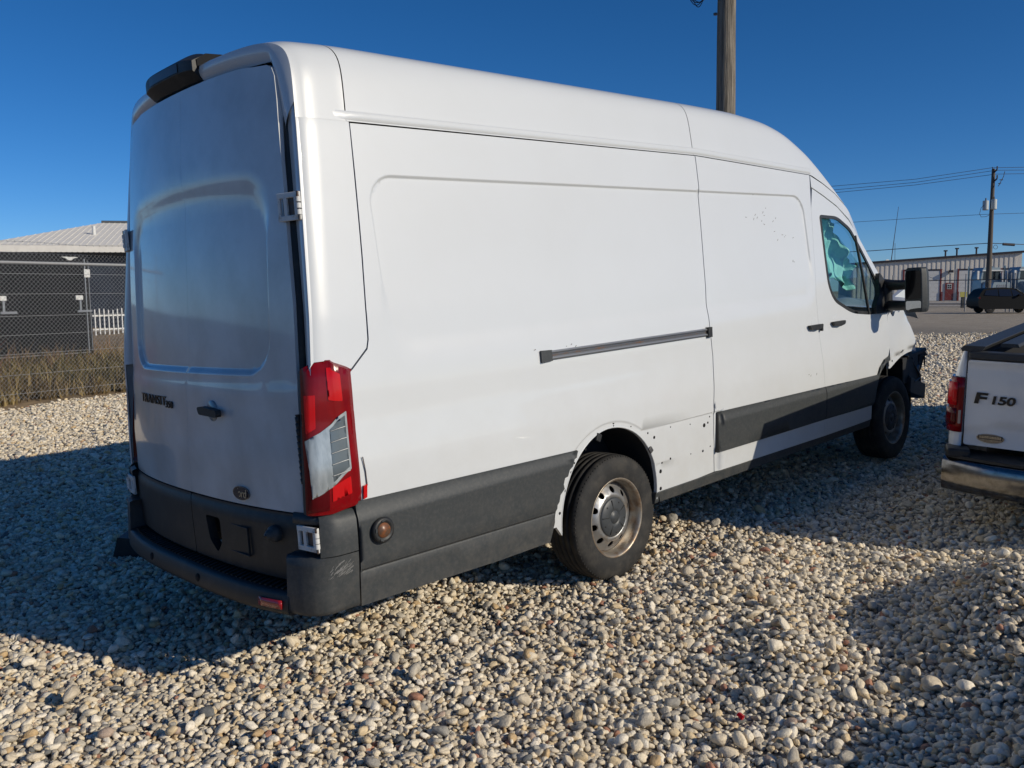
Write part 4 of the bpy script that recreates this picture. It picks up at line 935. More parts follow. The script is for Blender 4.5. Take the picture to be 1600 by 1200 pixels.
m = MB(); m.box((6.36, .13, .70), (.12, .05, .07), (.3, .2, .4)); m.build('headlamp_remnant', mat('lamp_bluegrey', (.08, .11, .14), .15, coat=.8), van, .01)
m = MB(); m.tube([(6.20, .11, .80), (6.33, .09, .66), (6.42, .12, .52)], .010); m.tube([(6.05, .12, .72), (6.2, .08, .60), (6.38, .1, .62)], .008); m.box((6.13, .085, .62), (.03, .004, .02)); m.build('hanging_wire', STEEL, van)

rs = np.random.default_rng(21)
for k in range(16):     # ragged bits left hanging where the bumper was torn off
    p_ = (rs.uniform(6.16, 6.50), rs.uniform(.09, .26), rs.uniform(.47, .86)); m = MB()
    m.prism([(0, 0), (rs.uniform(.05, .13), rs.uniform(-.02, .03)), (rs.uniform(.04, .12), rs.uniform(.03, .08)), (rs.uniform(-.02, .02), rs.uniform(.02, .06))], lambda x, z: (x-.05, 0, z), lambda x, z: (x-.05, .012, z))
    o = m.build('torn_bracket', [BLACKP, STEEL, PLAST][k % 3], van); o.location = p_; o.rotation_euler = (rs.uniform(-.6, .6), rs.uniform(-1.5, 1.5), rs.uniform(-.7, .7))
# ---------------------------------------------------------------- white pickup on the right (local: x forward from tailgate, y left, z up)
pick = empty('pickup_truck', (3.912, -1.918, -.124), (RAD(2.05), RAD(-2.3), RAD(6.0)))
tag(pick, 'white pickup truck with dark bed rails, cut off by the right edge', 'pickup')
PPAINT = mat('pickup_paint', (.64, .67, .70), .3, coat=.9, noise=(3, (.58, .60, .62), .45, .7))
RAILM = mat('rail_cap_plastic', (.030, .033, .037), .5, bump=(260, .25, .002))
def yo(z): return np.interp(z, [.5, .8, 1.18, 1.27, 1.365], [.925, .950, .940, .918, .880])
def bside(sg):
    arc = [(1.30+.47*math.cos(t), .52+.47*math.sin(t)) for t in np.linspace(0, math.pi, 16)]
    poly = [(2.62, .50), (2.62, 1.365), (.145, 1.365), (.145, .55), (.60, .50)]+arc[::-1]
    return panel('bed_side', poly, lambda x, z: np.stack([x, sg*yo(z), z], -1), PPAINT, pick, .06, thick_dir=(0, -sg, 0), flange=.06)
bside(1); bside(-1)
# corner posts that carry the lamps
for sg in (1, -1):
    m = MB()
    def cp(t, z):
        o = float(yo(z)); k = (o-.852)/.09; P_ = np.array([(.006, .856), (-.003, .866), (.000, .862+.035*k), (.030, .862+.062*k), (.08, o-.003), (.146, o)])
        return (np.interp(t, range(6), P_[:, 0]), sg*np.interp(t, range(6), P_[:, 1]), z)
    for z0, z1 in ((.62, .868), (1.208, 1.365)):
        m.grid(lambda i, z: cp(i, z), np.linspace(0, 5, 16), np.linspace(z0, z1, 6))
    m.prism([(.03, .856), (.03, .868), (.14, .88), (.14, .856)], lambda x, y: (x, sg*y, .85), lambda x, y: (x, sg*y, 1.22))
    m.build('bed_corner', PPAINT, pick)
    e = empty('tail_lamp', parent=pick)
    m = MB()
    def lpp(t, z, off=.006):
        x, y, z = cp(t, z); return (x-off, y+sg*off, z)
    m.grid(lambda i, z: lpp(i, z), np.linspace(0, 5, 18), np.linspace(.872, 1.204, 6)); lb = m.build('lamp_body', REDL, e)
    so_ = lb.modifiers.new('solid', 'SOLIDIFY'); so_.thickness = .02; so_.offset = 0
    m = MB(); m.grid(lambda i, z: lpp(i, z, .018), np.linspace(1.2, 4.6, 12), np.linspace(1.035, 1.175, 4)); q_ = m.build('brake_lens', REDB, lb); so_ = q_.modifiers.new('solid', 'SOLIDIFY'); so_.thickness = .01; so_.offset = 0
    m = MB(); m.grid(lambda i, z: lpp(i, z, .018), np.linspace(1.2, 4.6, 12), np.linspace(.915, 1.015, 4)); q_ = m.build('marker_lens', REDD, lb); so_ = q_.modifiers.new('solid', 'SOLIDIFY'); so_.thickness = .01; so_.offset = 0
    m = MB(); m.box((-.014, sg*.872, .965), (.012, .016, .085)); m.build('reversing_lens', mat('rev_lens', (.30, .24, .22), .2, coat=1.), lb, .004)
# tailgate
def gx(y, z): return .004*np.sin((z-.8)*9)-.010*sstep((z-1.285)/.03)+.012*sstep((.93+.05*np.sin((y+.2)*3.2)-z)/.05)
tg = panel('tailgate', rounded([(-.846, .795), (.846, .795), (.846, 1.315), (-.846, 1.315)], .015, 2), lambda y, z: np.stack([gx(y, z), y, z], -1), PPAINT, pick, .04, thick_dir=(1, 0, 0), flange=.06)
m = MB(); m.bx((-.018, -.846, 1.318), (.07, .846, 1.366)); m.build('tailgate_cap', RAILM, pick, .012)
tb = lambda cy, cz, k=1.: (lambda u, v, w_: Vector((float(gx(cy-u, cz+v))-.002-w_, cy-u, cz+v)))
text_mesh('model_lettering', 'F', LETTER, tg, .090, tb(.772, 1.085), .008, .12, 1, .003, 1.6)
text_mesh('model_lettering', '150', LETTER, tg, .068, tb(.652, 1.080), .008, .12, .95, .002, 1.38)
m = MB(); el = [(.70+.075*math.cos(t), .850+.030*math.sin(t)*(1 if math.sin(t) < 0 else .8)) for t in np.linspace(0, 6.283, 33)[:-1]]; m.prism(el, lambda y, z: (float(gx(y, z)), y, z), lambda y, z: (float(gx(y, z))-.006, y, z)); db = m.build('dealer_badge', CHROME, tg)
m = MB(); m.prism([(.765, .842), (.635, .842), (.635, .866), (.765, .866)], lambda y, z: (float(gx(y, z))-.006, y, z), lambda y, z: (float(gx(y, z))-.0085, y, z)); m.build('badge_field', LETTER, db)
for i in range(9):
    MB().box((float(gx(.55, .855))-.010, .754-.0135*i, .855), (.003, .010+.004*(i % 2), .016)).build('badge_letter', CHROME, db)
# bumper
m = MB()
def pbx(y): return -.16+.10*abs(y/1.0)**4
def pb(y, i): a, b = [(.10, .700), (.004, .690), (-.012, .675), (-.018, .66), (-.020, .56), (-.004, .505), (.03, .490), (.10, .50)][int(i)]; return (pbx(y)+a, y, b+.03)
m.grid(pb, np.linspace(-.93, .93, 40), range(8)); m.add([pb(.93, i) for i in range(8)], [tuple(range(8))]); m.add([pb(-.93, i) for i in range(8)], [tuple(range(8))]); pbm = m.build('rear_bumper', CHROME, pick)
m = MB(); m.grid(lambda y, t: (pbx(y)+.008+.20*t, y, .742+.012*t), np.linspace(-.90, .90, 30), [0, .1, .9, 1]); m.grid(lambda y, t: (pbx(y)+.008, y, .725+.017*t), np.linspace(-.90, .90, 30), [0, 1]); m.build('bumper_pad', BLACKP, pbm)
m = MB(); m.box((-.03, .865, .758), (.16, .13, .055), (0, 0, .3)); m.build('bumper_end_cap', BLACKP, pbm, .015)
# rails, bed, cab, wheels
for sg in (1, -1):
    m = MB(); m.prism([(.78, 1.369), (.888, 1.362), (.894, 1.380), (.876, 1.398), (.76, 1.398)], lambda y, z: (.0, sg*y, z), lambda y, z: (2.61, sg*y, z+.010)); m.build('bed_rail_cap', RAILM, pick, .008)
    m = MB(); m.prism([(.60, 1.392), (.70, 1.388), (.70, 1.412), (.61, 1.412)], lambda y, z: (.10, sg*y, z), lambda y, z: (2.59, sg*y, z+.010)); m.build('cover_track', RAILM, pick, .006)
m = MB(); m.bx((.09, -.84, .82), (2.62, .84, .87)); m.bx((.09, .74, .87), (2.62, .80, 1.365)); m.bx((.09, -.80, .87), (2.62, -.74, 1.365)); m.bx((2.56, -.74, .87), (2.62, .74, 1.38)); m.build('bed_liner', DARK, pick)
m = MB(); m.bx((.2, -.55, .42), (5.3, -.40, .56)); m.bx((.2, .40, .42), (5.3, .55, .56)); m.bx((.0, -.4, .5), (.2, .4, .6)); m.tube([(1.2, -.8, .42), (1.2, .8, .42)], .06); m.build('frame', BLACKP, pick)
CO = .62
cabp = [(2.03, .48), (2.03, 1.42), (2.13, 1.84), (2.30, 1.925), (3.30, 1.935), (3.62, 1.86), (4.22, 1.42), (4.30, 1.30), (4.30, .48)]
ty = lambda z: .985-.20*max(0, (z-1.38)/.55)
m = MB(); m.prism(cabp, lambda x, z: (x+CO, ty(z), z), lambda x, z: (x+CO, -ty(z), z)); cabo = m.build('cab', PPAINT, pick, .03, 3)
for sg in (1, -1):
    m = MB(); m.prism([(2.20, 1.43), (2.24, 1.78), (2.95, 1.83), (2.98, 1.43)], lambda x, z: (x+CO, sg*(ty(z)+.004), z), lambda x, z: (x+CO, sg*(ty(z)-.01), z)); m.build('side_window', BLACKG, cabo)
    m = MB(); m.prism([(3.05, 1.43), (3.03, 1.83), (3.48, 1.82), (3.95, 1.46)], lambda x, z: (x+CO, sg*(ty(z)+.004), z), lambda x, z: (x+CO, sg*(ty(z)-.01), z)); m.build('side_window', BLACKG, cabo)
m = MB(); m.add([(2.040+CO, -.68, 1.46), (2.040+CO, .68, 1.46), (2.112+CO, .60, 1.78), (2.112+CO, -.60, 1.78)], [(0, 1, 2, 3)]); m.build('rear_window', BLACKG, cabo)
m = MB(); m.add([(3.64+CO, -.74, 1.855), (3.64+CO, .74, 1.855), (4.225+CO, .90, 1.43), (4.225+CO, -.90, 1.43)], [(0, 1, 2, 3)]); m.build('windscreen', BLACKG, cabo)
m = MB(); m.prism([(4.30, .55), (4.30, 1.36), (4.9, 1.33), (5.45, 1.24), (5.60, 1.10), (5.62, .60)], lambda x, z: (x+CO, .97-.05*max(0, x-5.2), z), lambda x, z: (x+CO, -.97+.05*max(0, x-5.2), z)); m.build('front_body', PPAINT, pick, .04, 3)
for x_ in (1.30, 5.14):
    for sg in (1, -1):
        e = empty('wheel', (x_, sg*.82, .52), parent=pick)
        MB().lathe([(.20, -.12), (.24, -.135), (.33, -.135), (.385, -.11), (.398, -.06), (.398, .06), (.385, .11), (.33, .135), (.24, .135), (.20, .12)], 40).build('tyre', RUBBER, e)
        MB().lathe([(0, -.09), (.10, -.10), (.14, -.07), (.21, -.09), (.225, -.115), (.215, .115), (.21, .09), (.14, .07), (.10, .10), (0, .09)], 30).build('rim', SILVER, e)

# ---------------------------------------------------------------- near utility pole behind the van
WOOD = mat('weathered_wood', (.25, .22, .18), .9, noise=(5, (.09, .078, .062), .4, .62, (9, 9, .3)), bump=(6, 1., .03, (9, 9, .35)))
b0 = px(1131.5, 300, 14.6)
m = MB(); zz = np.linspace(-.3, 11, 40); m.tube([(b0[0]+.004*math.sin(z*1.7), b0[1]+.004*math.cos(z*2.1), z) for z in zz], [.185-.006*z for z in zz], 20); 
npole = m.build('utility_pole', WOOD); tag(npole, 'weathered wooden utility pole rising behind the van roof', 'pole')
qv = px(1118, 22, 14.5); m = MB(); m.box(qv, (.05, .05, .035)); m.build('pole_bracket', STEEL, npole)
c0 = px(1091, -8, 14.55); cr_ = CR; m = MB()
for k, (w_, h_) in enumerate([(.14, .30), (.16, .22), (.10, .32), (.13, .18)]):
    m.tube([c0+cr_*(w_*math.sin(t)*(1-.3*math.cos(t))+.02*k-.03)+np.array([0, 0, 1])*(h_*-math.cos(t)*.62+.02)+CF*.02*k for t in np.linspace(-2.4, 2.4, 26)], .007, 6)
m.tube([c0+np.array([0, 0, .25])-cr_*6+np.array([0, 0, .5]), c0+np.array([0, 0, .30]), b0*np.array([1, 1, 0])+np.array([0, 0, c0[2]+.35])], .008, 6)
tag(m.build('cable_loop', BLACKP), 'black cable slack loops hanging beside the near utility pole', 'cable')

# ---------------------------------------------------------------- left background
GALV = mat('galvanised_wire', (.27, .275, .28), .55)
fd_ = (FEN_B-FEN_A)/np.linalg.norm(FEN_B-FEN_A)
def fpt(u, z, off=0.): p = FEN_A+fd_*u; return np.array([p[0]-fd_[1]*off, p[1]+fd_[0]*off, z])
fence = empty('chain_link_fence', tuple(fpt(-4, 0))); tag(fence, 'galvanised chain-link fence in front of the black trailer', 'fence'); fl0 = fpt(-4, 0)
F0, F1, FH = -5., 12., 2.36
loc = lambda p: p-fl0
m = MB()
def strand(a, b): 
    m.tube([loc(a), loc(b)], .0016, 3, False, False)
step = .072
for k in range(int((F1-F0+FH)/step)+1):
    u0 = F0-FH+k*step
    for sg in (1, -1):
        # strand u = u0 + z (or mirrored)
        za, zb = 0.02, FH
        if sg > 0: ua, ub = u0+za, u0+zb
        else: ua, ub = u0+FH-za, u0+FH-zb
        strand(fpt(ua, za, .002*sg), fpt(ub, zb, .002*sg))
tag(m.build('wire_mesh', GALV, fence), kind='stuff')
MB().tube([loc(fpt(F0, 2.2)), loc(fpt(F1, 2.2))], .024, 10).build('top_rail', GALV, fence)
for z in (.12, .42, .75, 1.05, 1.35, 1.70, 2.02): MB().tube([loc(fpt(F0, z, .004)), loc(fpt(F1, z+.02, .004))], .0032, 4).build('tension_wire', GALV, fence)
m = MB(); m.tube([loc(fpt(u, 2.52+.012*math.sin(u*3))) for u in np.linspace(F0, F1, 60)], .003, 4)
for u in np.arange(F0, F1, .12): m.box(loc(fpt(u, 2.52+.012*math.sin(u*3))), (.006, .006, .028), (0, .6, u*9))
m.build('barbed_wire', GALV, fence)
for u in (-4.4, -1.1, 5.2, 8.2, 11.2): MB().tube([loc(fpt(u, -.1, .03)), loc(fpt(u, 2.52, .03))], .03, 10).build('fence_post', GALV, fence)

# black enclosed trailer behind the fence
tr0 = pxz(150, 578, 0.); trd = np.array([fd_[0], fd_[1]]); tra = math.atan2(trd[1], trd[0])
trl = empty('cargo_trailer', (tr0[0], tr0[1], 0), (0, 0, tra)); tag(trl, 'black enclosed cargo trailer with silver door trim behind the fence', 'trailer')
TB = mat('trailer_black', (.006, .0065, .008), .4, spec=.25, noise=(2, (.012, .012, .015), .4, .7))
m = MB(); m.bx((-2.55, .02, .36), (0, 4.8, 2.60)); m.build('trailer_body', TB, trl, .03)
m = MB(); m.bx((-2.42, -.012, .42), (-.16, .018, 2.46)); trd_ = m.build('ramp_door', TB, trl, .006)
for a, b in (((-.155, -.022, .40), (-.13, -.004, 2.50)), ((-2.44, -.022, .40), (-2.415, -.004, 2.50)), ((-2.414, -.022, .402), (-.156, -.004, .422)), ((-.06, -.012, .45), (-.045, .016, 2.45))):
    m = MB(); m.bx(a, b); m.build('door_trim', ALU, trl)
for x_ in (-.32, -2.0):
    e = empty('door_latch', (x_, -.03, 1.52), parent=trl); MB().box((0, 0, .12), (.17, .04, .10)).build('latch_cover', WHITEM, e, .01); MB().box((.12, 0, -.18), (.34, .03, .05)).build('latch_bar', ALU, e, .006); MB().box((.02, 0, -.03), (.045, .03, .28)).build('latch_arm', ALU, e)
m = MB(); m.box((-.10, -.03, 2.18), (.14, .01, .18)); m.build('sticker', WHITEM, trl)
m = MB(); m.prism([(-.98, 2.56), (-.75, 2.50), (-.66, 2.42), (-.50, 2.42), (-.41, 2.50), (-.18, 2.56), (-.42, 2.575), (-.58, 2.56), (-.74, 2.575)], lambda x, z: ((x+.58)*.5-.48, -.018, 2.5+(z-2.5)*.5), lambda x, z: ((x+.58)*.5-.48, -.030, 2.5+(z-2.5)*.5)); m.build('wing_badge', WHITEM, trl)
m = MB(); m.bx((-2.3, .2, .12), (-.9, .4, .36)); m.bx((-2.5, .1, .28), (-.05, 4.6, .36)); m.build('undercarriage', BLACKP, trl)
for y_ in (1.9, 2.6):
    for x_ in (-2.3, -.2): MB().lathe([(.16, -.1), (.30, -.1), (.33, -.06), (.33, .06), (.30, .1), (.16, .1)], 24, (x_, y_, .33), 'x').build('wheel', RUBBER, trl)

# metal workshop far left
ROOFM = mat('pale_metal_roof', (.76, .73, .67), .6, noise=(3, (.68, .65, .60), .4, .7, (1, 1, 1)))
NAVY = mat('navy_metal_wall', (.008, .014, .028), .6, noise=(1.5, (.02, .03, .05), .4, .7))
e0 = px(-18, 372, 45.); e1 = px(215, 399, 47.); e2 = px(520, 415, 50.); ez = 4.0
def xy(p): return np.array([p[0], p[1]])
wd_ = xy(e1)-xy(e0); wd_ /= np.linalg.norm(wd_); wn = np.array([-wd_[1], wd_[0]])
if wn@(xy(e0)-CAM[:2]) < 0: wn = -wn
lb = empty('metal_workshop', (e0[0], e0[1], 0)); tag(lb, 'low dark workshop with pale grey metal roof behind the trailer', 'building')
WLEN = 34.; P_ = lambda u, v, z: np.array([wd_[0]*u+wn[0]*v, wd_[1]*u+wn[1]*v, z])
m = MB(); c = [P_(0, 0, 0), P_(WLEN, 0, 0), P_(WLEN, 16, 0), P_(0, 16, 0)]; c += [p+np.array([0, 0, 4.3]) for p in c]; m.add(c, [(0, 1, 5, 4), (1, 2, 6, 5), (2, 3, 7, 6), (3, 0, 4, 7)]); m.build('wall', NAVY, lb)
m = MB(); u_r = 4.2; rid0, rid1 = P_(u_r, 7.5, 6.15), P_(WLEN-4, 7.5, 6.15); a_, b_, c_, d_ = P_(-.5, -.6, 4.36), P_(WLEN, -.6, 4.36), P_(WLEN, 16.5, 4.36), P_(-.5, 16.5, 4.36)
m.add([a_, b_, rid1, rid0, c_, d_], [(0, 1, 2, 3), (1, 4, 2), (4, 5, 3, 2), (5, 0, 3)]); rf_ = m.build('roof', ROOFM, lb)
m = MB()
for k in range(110):
    u = -.3+k*.31; t = min(1., max(0., (u+.5)/(u_r+.5))); pa = P_(u, -.6, 4.375); pb_ = pa+(P_(u if t >= 1 else u_r, 7.5, 6.175)-pa)*(1 if t >= 1 else t) if t >= 1 else P_(u, -.6+8.1*t, 4.375+1.80*t)
    m.tube([pa, pb_], .012, 4, False)
tag(m.build('roof_rib', ROOFM, rf_), kind='stuff')
m = MB(); m.tube([P_(u_r, 7.5, 6.2), P_(WLEN-4, 7.5, 6.2)], .09, 8); m.build('ridge_cap', mat('ridge_dark', (.08, .09, .10), .5), rf_)
m = MB(); m.bx((0, 0, 0), (0, 0, 0)); m = MB()
m.add([P_(-.5, -.64, 4.0), P_(WLEN, -.64, 4.0), P_(WLEN, -.64, 4.35), P_(-.5, -.64, 4.35)], [(0, 1, 2, 3)]); gu_ = m.build('fascia', ROOFM, lb)
for k in range(46):
    u = .1+k*.26; MB().tube([P_(u, -.66, 3.92), P_(u, -.52, 3.92)], .10, 8).build('corrugation_shadow', DARK, gu_)  # dark rounds stand in for the shadows of the corrugations
vp_ = px(147, 366, 49.) - np.array([e0[0], e0[1], 0]); m = MB(); m.tube([vp_-np.array([0, 0, .35]), vp_+np.array([0, 0, .46])], .10, 10); m.build('vent_pipe', WHITEM, rf_)

# picket railing beyond the trailer
pk0, pk1 = pxz(150, 524, 0.), pxz(330, 515, 0.)
pk = empty('picket_fence', tuple(pk0)); tag(pk, 'white picket fence between black trailer and van', 'fence')
dp = (pk1-pk0); Lp = np.linalg.norm(dp); dp /= Lp; pa_ = math.atan2(dp[1], dp[0]); pk.rotation_euler = (0, 0, pa_)
pm = bpy.data.meshes.new('picket'); mb_ = MB(); mb_.box((0, 0, .55), (.05, .03, 1.1)); mb_.box((0, 0, 1.11), (.034, .028, .034), (0, .785, 0)); o = mb_.build('picket', WHITEM, pk)
for k in range(1, 34):
    c_ = o.copy(); COL.objects.link(c_); c_.parent = pk; c_.location = (.22*k, 0, .04*math.sin(k*1.3))
for z in (.25, .85): MB().box((3.6, .04, z), (7.4, .03, .07)).build('rail', WHITEM, pk)

# dry verge beyond the fence, with weeds
VERGE = mat('dry_verge_soil', (.17, .125, .075), .95, noise=(1.2, (.30, .21, .115), .38, .66), bump=(6, .6, .05))
m = MB(); us = np.concatenate([np.arange(-14, 26, .8)]); vv = [-.25, .2, 1, 2, 3.5, 5, 7, 10, 15, 22, 30]
def vg(u, v):
    p = FEN_A+fd_*u+np.array([-fd_[1], fd_[0]])*v
    return (p[0], p[1], float(G(p[0], p[1]))+(.012 if v < 0 else .03+.05*math.sin(u*1.7+v)*.5+.05*min(v, 1.5)*math.exp(-v/5)))
m.grid(vg, us, vv); vo = m.build('dry_verge', VERGE); tag(vo, 'strip of dry soil behind the chain-link fence', kind='structure')
def grass(name, label, n, ur, vr, hr, cols, seed, wdt=.007):
    r = np.random.default_rng(seed); mm = bpy.data.materials.new(name); mm.use_nodes = True; b = mm.node_tree.nodes['Principled BSDF']; b.inputs['Roughness'].default_value = .9
    N_ = mm.node_tree.nodes; at = N_.new('ShaderNodeAttribute'); at.attribute_name = 'tone'; cr2 = N_.new('ShaderNodeValToRGB'); e = cr2.color_ramp.elements
    for i, cc in enumerate(cols):
        q_ = e[i] if i < 2 else e.new(i/(len(cols)-1)); q_.position = i/(len(cols)-1); q_.color = (*cc, 1)
    mm.node_tree.links.new(at.outputs['Fac'], cr2.inputs[0]); mm.node_tree.links.new(cr2.outputs[0], b.inputs['Base Color'])
    nc = n//14; cu, cv = r.uniform(*ur, nc), r.uniform(*vr, nc); ch = r.uniform(*hr, nc)*(.5+.7*np.abs(np.sin(cu*1.3+cv))); ct = np.clip(.5+.35*np.sin(cu*.9+2*cv)+r.normal(0, .18, nc), 0, 1)
    k = r.integers(0, nc, n); u = cu[k]+r.normal(0, .09, n); v = np.clip(cv[k]+r.normal(0, .09, n), .06, 99); h = ch[k]*r.uniform(.4, 1.1, n)
    x = FEN_A[0]+fd_[0]*u-fd_[1]*v; y = FEN_A[1]+fd_[1]*u+fd_[0]*v; z = G(x, y)+.02
    a = r.uniform(0, 6.283, n); ln = r.uniform(.1, .75, n)*h; wv = wdt*r.uniform(.6, 1.5, n)
    dx, dy = np.cos(a), np.sin(a); A = np.stack([x, y, z], -1); side = np.stack([-dy, dx, np.zeros(n)], -1)*wv[:, None]
    mid = A+np.stack([dx*ln*.35, dy*ln*.35, h*.6], -1); tip = A+np.stack([dx*ln, dy*ln, h], -1)
    V = np.stack([A-side, A+side, mid+side*.8, mid-side*.8, tip], 1).reshape(-1, 3); b5 = np.arange(n)*5
    F = np.concatenate([np.stack([b5, b5+1, b5+2], -1), np.stack([b5, b5+2, b5+3], -1), np.stack([b5+3, b5+2, b5+4], -1)])
    me = bpy.data.meshes.new(name); me.vertices.add(len(V)); me.vertices.foreach_set('co', V.ravel()); me.loops.add(len(F)*3); me.loops.foreach_set('vertex_index', F.ravel().astype(np.int32))
    me.polygons.add(len(F)); me.polygons.foreach_set('loop_start', np.arange(len(F), dtype=np.int32)*3); me.polygons.foreach_set('loop_total', np.full(len(F), 3, np.int32)); me.update(calc_edges=True)
    t = np.repeat(np.clip(ct[k]+r.normal(0, .12, n), 0, 1), 5); me.attributes.new('tone', 'FLOAT', 'POINT').data.foreach_set('value', t.astype(np.float32)); me.materials.append(mm)
    o = link(bpy.data.objects.new(name, me)); tag(o, label, 'grass', kind='stuff'); return o
grass('dry_grass', 'dry tan and olive weeds growing behind the chain-link fence', 42000, (-6, 12), (.12, 5.0), (.16, .60), [(.05, .045, .016), (.12, .095, .03), (.28, .205, .085), (.10, .065, .03)], 11, .013)
grass('red_weeds', 'reddish brown weeds at the foot of the trailer', 14000, (-4, .75), (1.2, 4.6), (.5, 1.15), [(.13, .035, .032), (.21, .07, .06), (.22, .12, .08)], 12, .012)
grass('dead_stalks', 'thin dead stalks standing in the dry grass', 3500, (1.2, 6), (3.5, 9), (.3, .8), [(.20, .11, .06), (.30, .20, .11), (.24, .15, .08)], 13, .009)

# dark rubber block on the stones at the van's left
kb = pxz(213, 858, -.10); m = MB(); m.prism([(-.13, 0), (.13, 0), (.10, .13), (-.09, .15)], lambda x, z: (x, -.09, z), lambda x, z: (x, .09, z)); ko = m.build('wheel_chock', BLACKP, None, .01); ko.location = (kb[0], kb[1], float(G(kb[0], kb[1]))); ko.rotation_euler = (0, 0, RAD(-40)); tag(ko, "dark rubber block on the stones by the van's left rear corner", 'block')
# red lens fragment on the gravel
rp = pxz(1156, 1121, .0)
for _ in range(6): rp = pxz(1156, 1121, float(G(rp[0], rp[1]))+.03)
m = MB(); m.prism([(-.018, -.012), (.016, -.015), (.020, .010), (-.006, .017)], lambda x, y: (x, y, 0), lambda x, y: (x*.8, y*.8, .014)); ro = m.build('lens_fragment', REDB, None, .002); ro.location = rp; ro.rotation_euler = (.5, .3, .4); tag(ro, 'broken red plastic lens fragment lying on the pebbles', 'debris')
rp = np.array(px(930, 930, 3.9)); 
# ---------------------------------------------------------------- far right background
BEIGE = mat('beige_metal_wall', (.66, .61, .54), .6, noise=(.25, (.58, .54, .48), .4, .7))
DOORW = mat('garage_door', (.56, .55, .53), .6); DRED = mat('dark_red_paint', (.16, .025, .022), .5); EAVE = mat('dark_eave', (.03, .025, .03), .5); CONC = mat('pale_concrete', (.34, .31, .275), .9, noise=(.4, (.27, .245, .215), .4, .7))
A_, B_ = px(1330, 460, 127.), px(1594, 460, 122.); d2 = np.array([B_[0]-A_[0], B_[1]-A_[1]]); LB = np.linalg.norm(d2); d2 /= LB
far = empty('garage_building', (A_[0], A_[1], 0), (0, 0, math.atan2(d2[1], d2[0]))); tag(far, 'long beige metal garage building across the road', 'building')
# local: x along the front, -y towards the yard
def ux(pxx):    # distance along the front at which a picture column meets the wall
    dr = CF+CR*(pxx-800)/FPX; n2 = np.array([-d2[1], d2[0]]); t = ((A_[:2]-CAM[:2])@n2)/(dr[:2]@n2); p = CAM[:2]+dr[:2]*t; return float((p-A_[:2])@d2)
zt = lambda x: 5.25+1.35*x/LB     # the roof climbs to the right
m = MB(); m.prism([(0, -.5), (LB, -.5), (LB, zt(LB)), (0, zt(0))], lambda x, z: (x, 0, z), lambda x, z: (x, 14, z)); fw = m.build('wall', BEIGE, far)
m = MB(); m.prism([(-.3, zt(0)), (LB+.3, zt(LB)), (LB+.3, zt(LB)+.3), (-.3, zt(0)+.3)], lambda x, z: (x, -.35, z), lambda x, z: (x, 14.3, z)); m.build('eave', EAVE, far)
m = MB(); dl = [(ux(1407), ux(1462)), (ux(1491), ux(1547)), (ux(1557), ux(1585))]
for k in range(int(LB/.62)):
    u = .3+k*.62; ind = any(a-.3 < u < b+.3 for a, b in dl); m.bx((u-.13, -.05, 4.45 if ind else 0), (u+.13, -.003, zt(u)-.15))
tag(m.build('wall_rib', BEIGE, fw), kind='stuff')
for a, b in dl:
    e = empty('garage_door', (0, 0, 0), parent=far)
    MB().bx((a-.2, -.10, 0), (a, -.004, 4.5)).build('door_jamb', DRED, e); MB().bx((b, -.10, 0), (b+.2, -.004, 4.5)).build('door_jamb', DRED, e); MB().bx((a, -.10, 4.3), (b, -.004, 4.5)).build('door_head', EAVE, e)
    for k in range(7): MB().bx((a, -.05, .05+k*.607), (b, -.006, .05+k*.607+.59)).build('door_section', DOORW, e)
a, b = ux(1470.5), ux(1483.5); e = empty('entry_door', parent=far); MB().bx((a, -.10, .1), (b, -.004, 2.55)).build('door_leaf', DRED, e)
for i in range(2):
    for j in range(2): w_ = (b-a); MB().bx((a+w_*(.28+.24*i), -.13, 1.75+.30*j), (a+w_*(.47+.24*i), -.104, 2.0+.30*j)).build('door_pane', BLACKG, e)
MB().bx((a+(b-a)*.22, -.12, 1.68), (a+(b-a)*.76, -.102, 2.40)).build('pane_frame', WHITEM, e)
u = ux(1477.7); m = MB(); m.box((u, -.35, 4.15), (.55, .5, .35)); wl = m.build('wall_lamp', EAVE, far); MB().box((u, -.42, 3.93), (.45, .35, .12)).build('lamp_glass', WHITEM, wl)
for q_, h in ((1480, .9), (1498, 1.1), (1529, 1.0)):
    u = ux(q_); m = MB(); m.tube([(u, 4, zt(u)), (u, 4, zt(u)+.3+h)], .12, 8); m.tube([(u-.25, 4, zt(u)+.25+h), (u+.25, 4, zt(u)+.25+h)], .10, 6); m.build('roof_vent', EAVE, far)
MB().bx((ux(1464), -.2, 0), (ux(1464)+.2, -.125, 1.3)).build('bollard', DRED, far); MB().bx((ux(1489), -.3, 0), (ux(1489)+.2, -.125, 1.3)).build('bollard', DRED, far)
# red shed in front of its left end
q0 = px(1381, 465, 133.); m = MB(); m.bx((-1.2, -1.5, 0), (1.25, 1.5, 5.2)); sh = m.build('red_shed', DRED); sh.location = (q0[0], q0[1], 0); sh.rotation_euler = far.rotation_euler; tag(sh, 'dark red steel shed left of the garage doors', 'shed')
for k in range(7): MB().bx((-1.1+k*.36, -1.54, .05), (-1.02+k*.36, -1.501, 5.1)).build('shed_rib', DRED, sh)
MB().bx((-1.2, -1.545, 3.4), (1.2, -1.502, 3.5)).build('shed_band', WHITEM, sh)
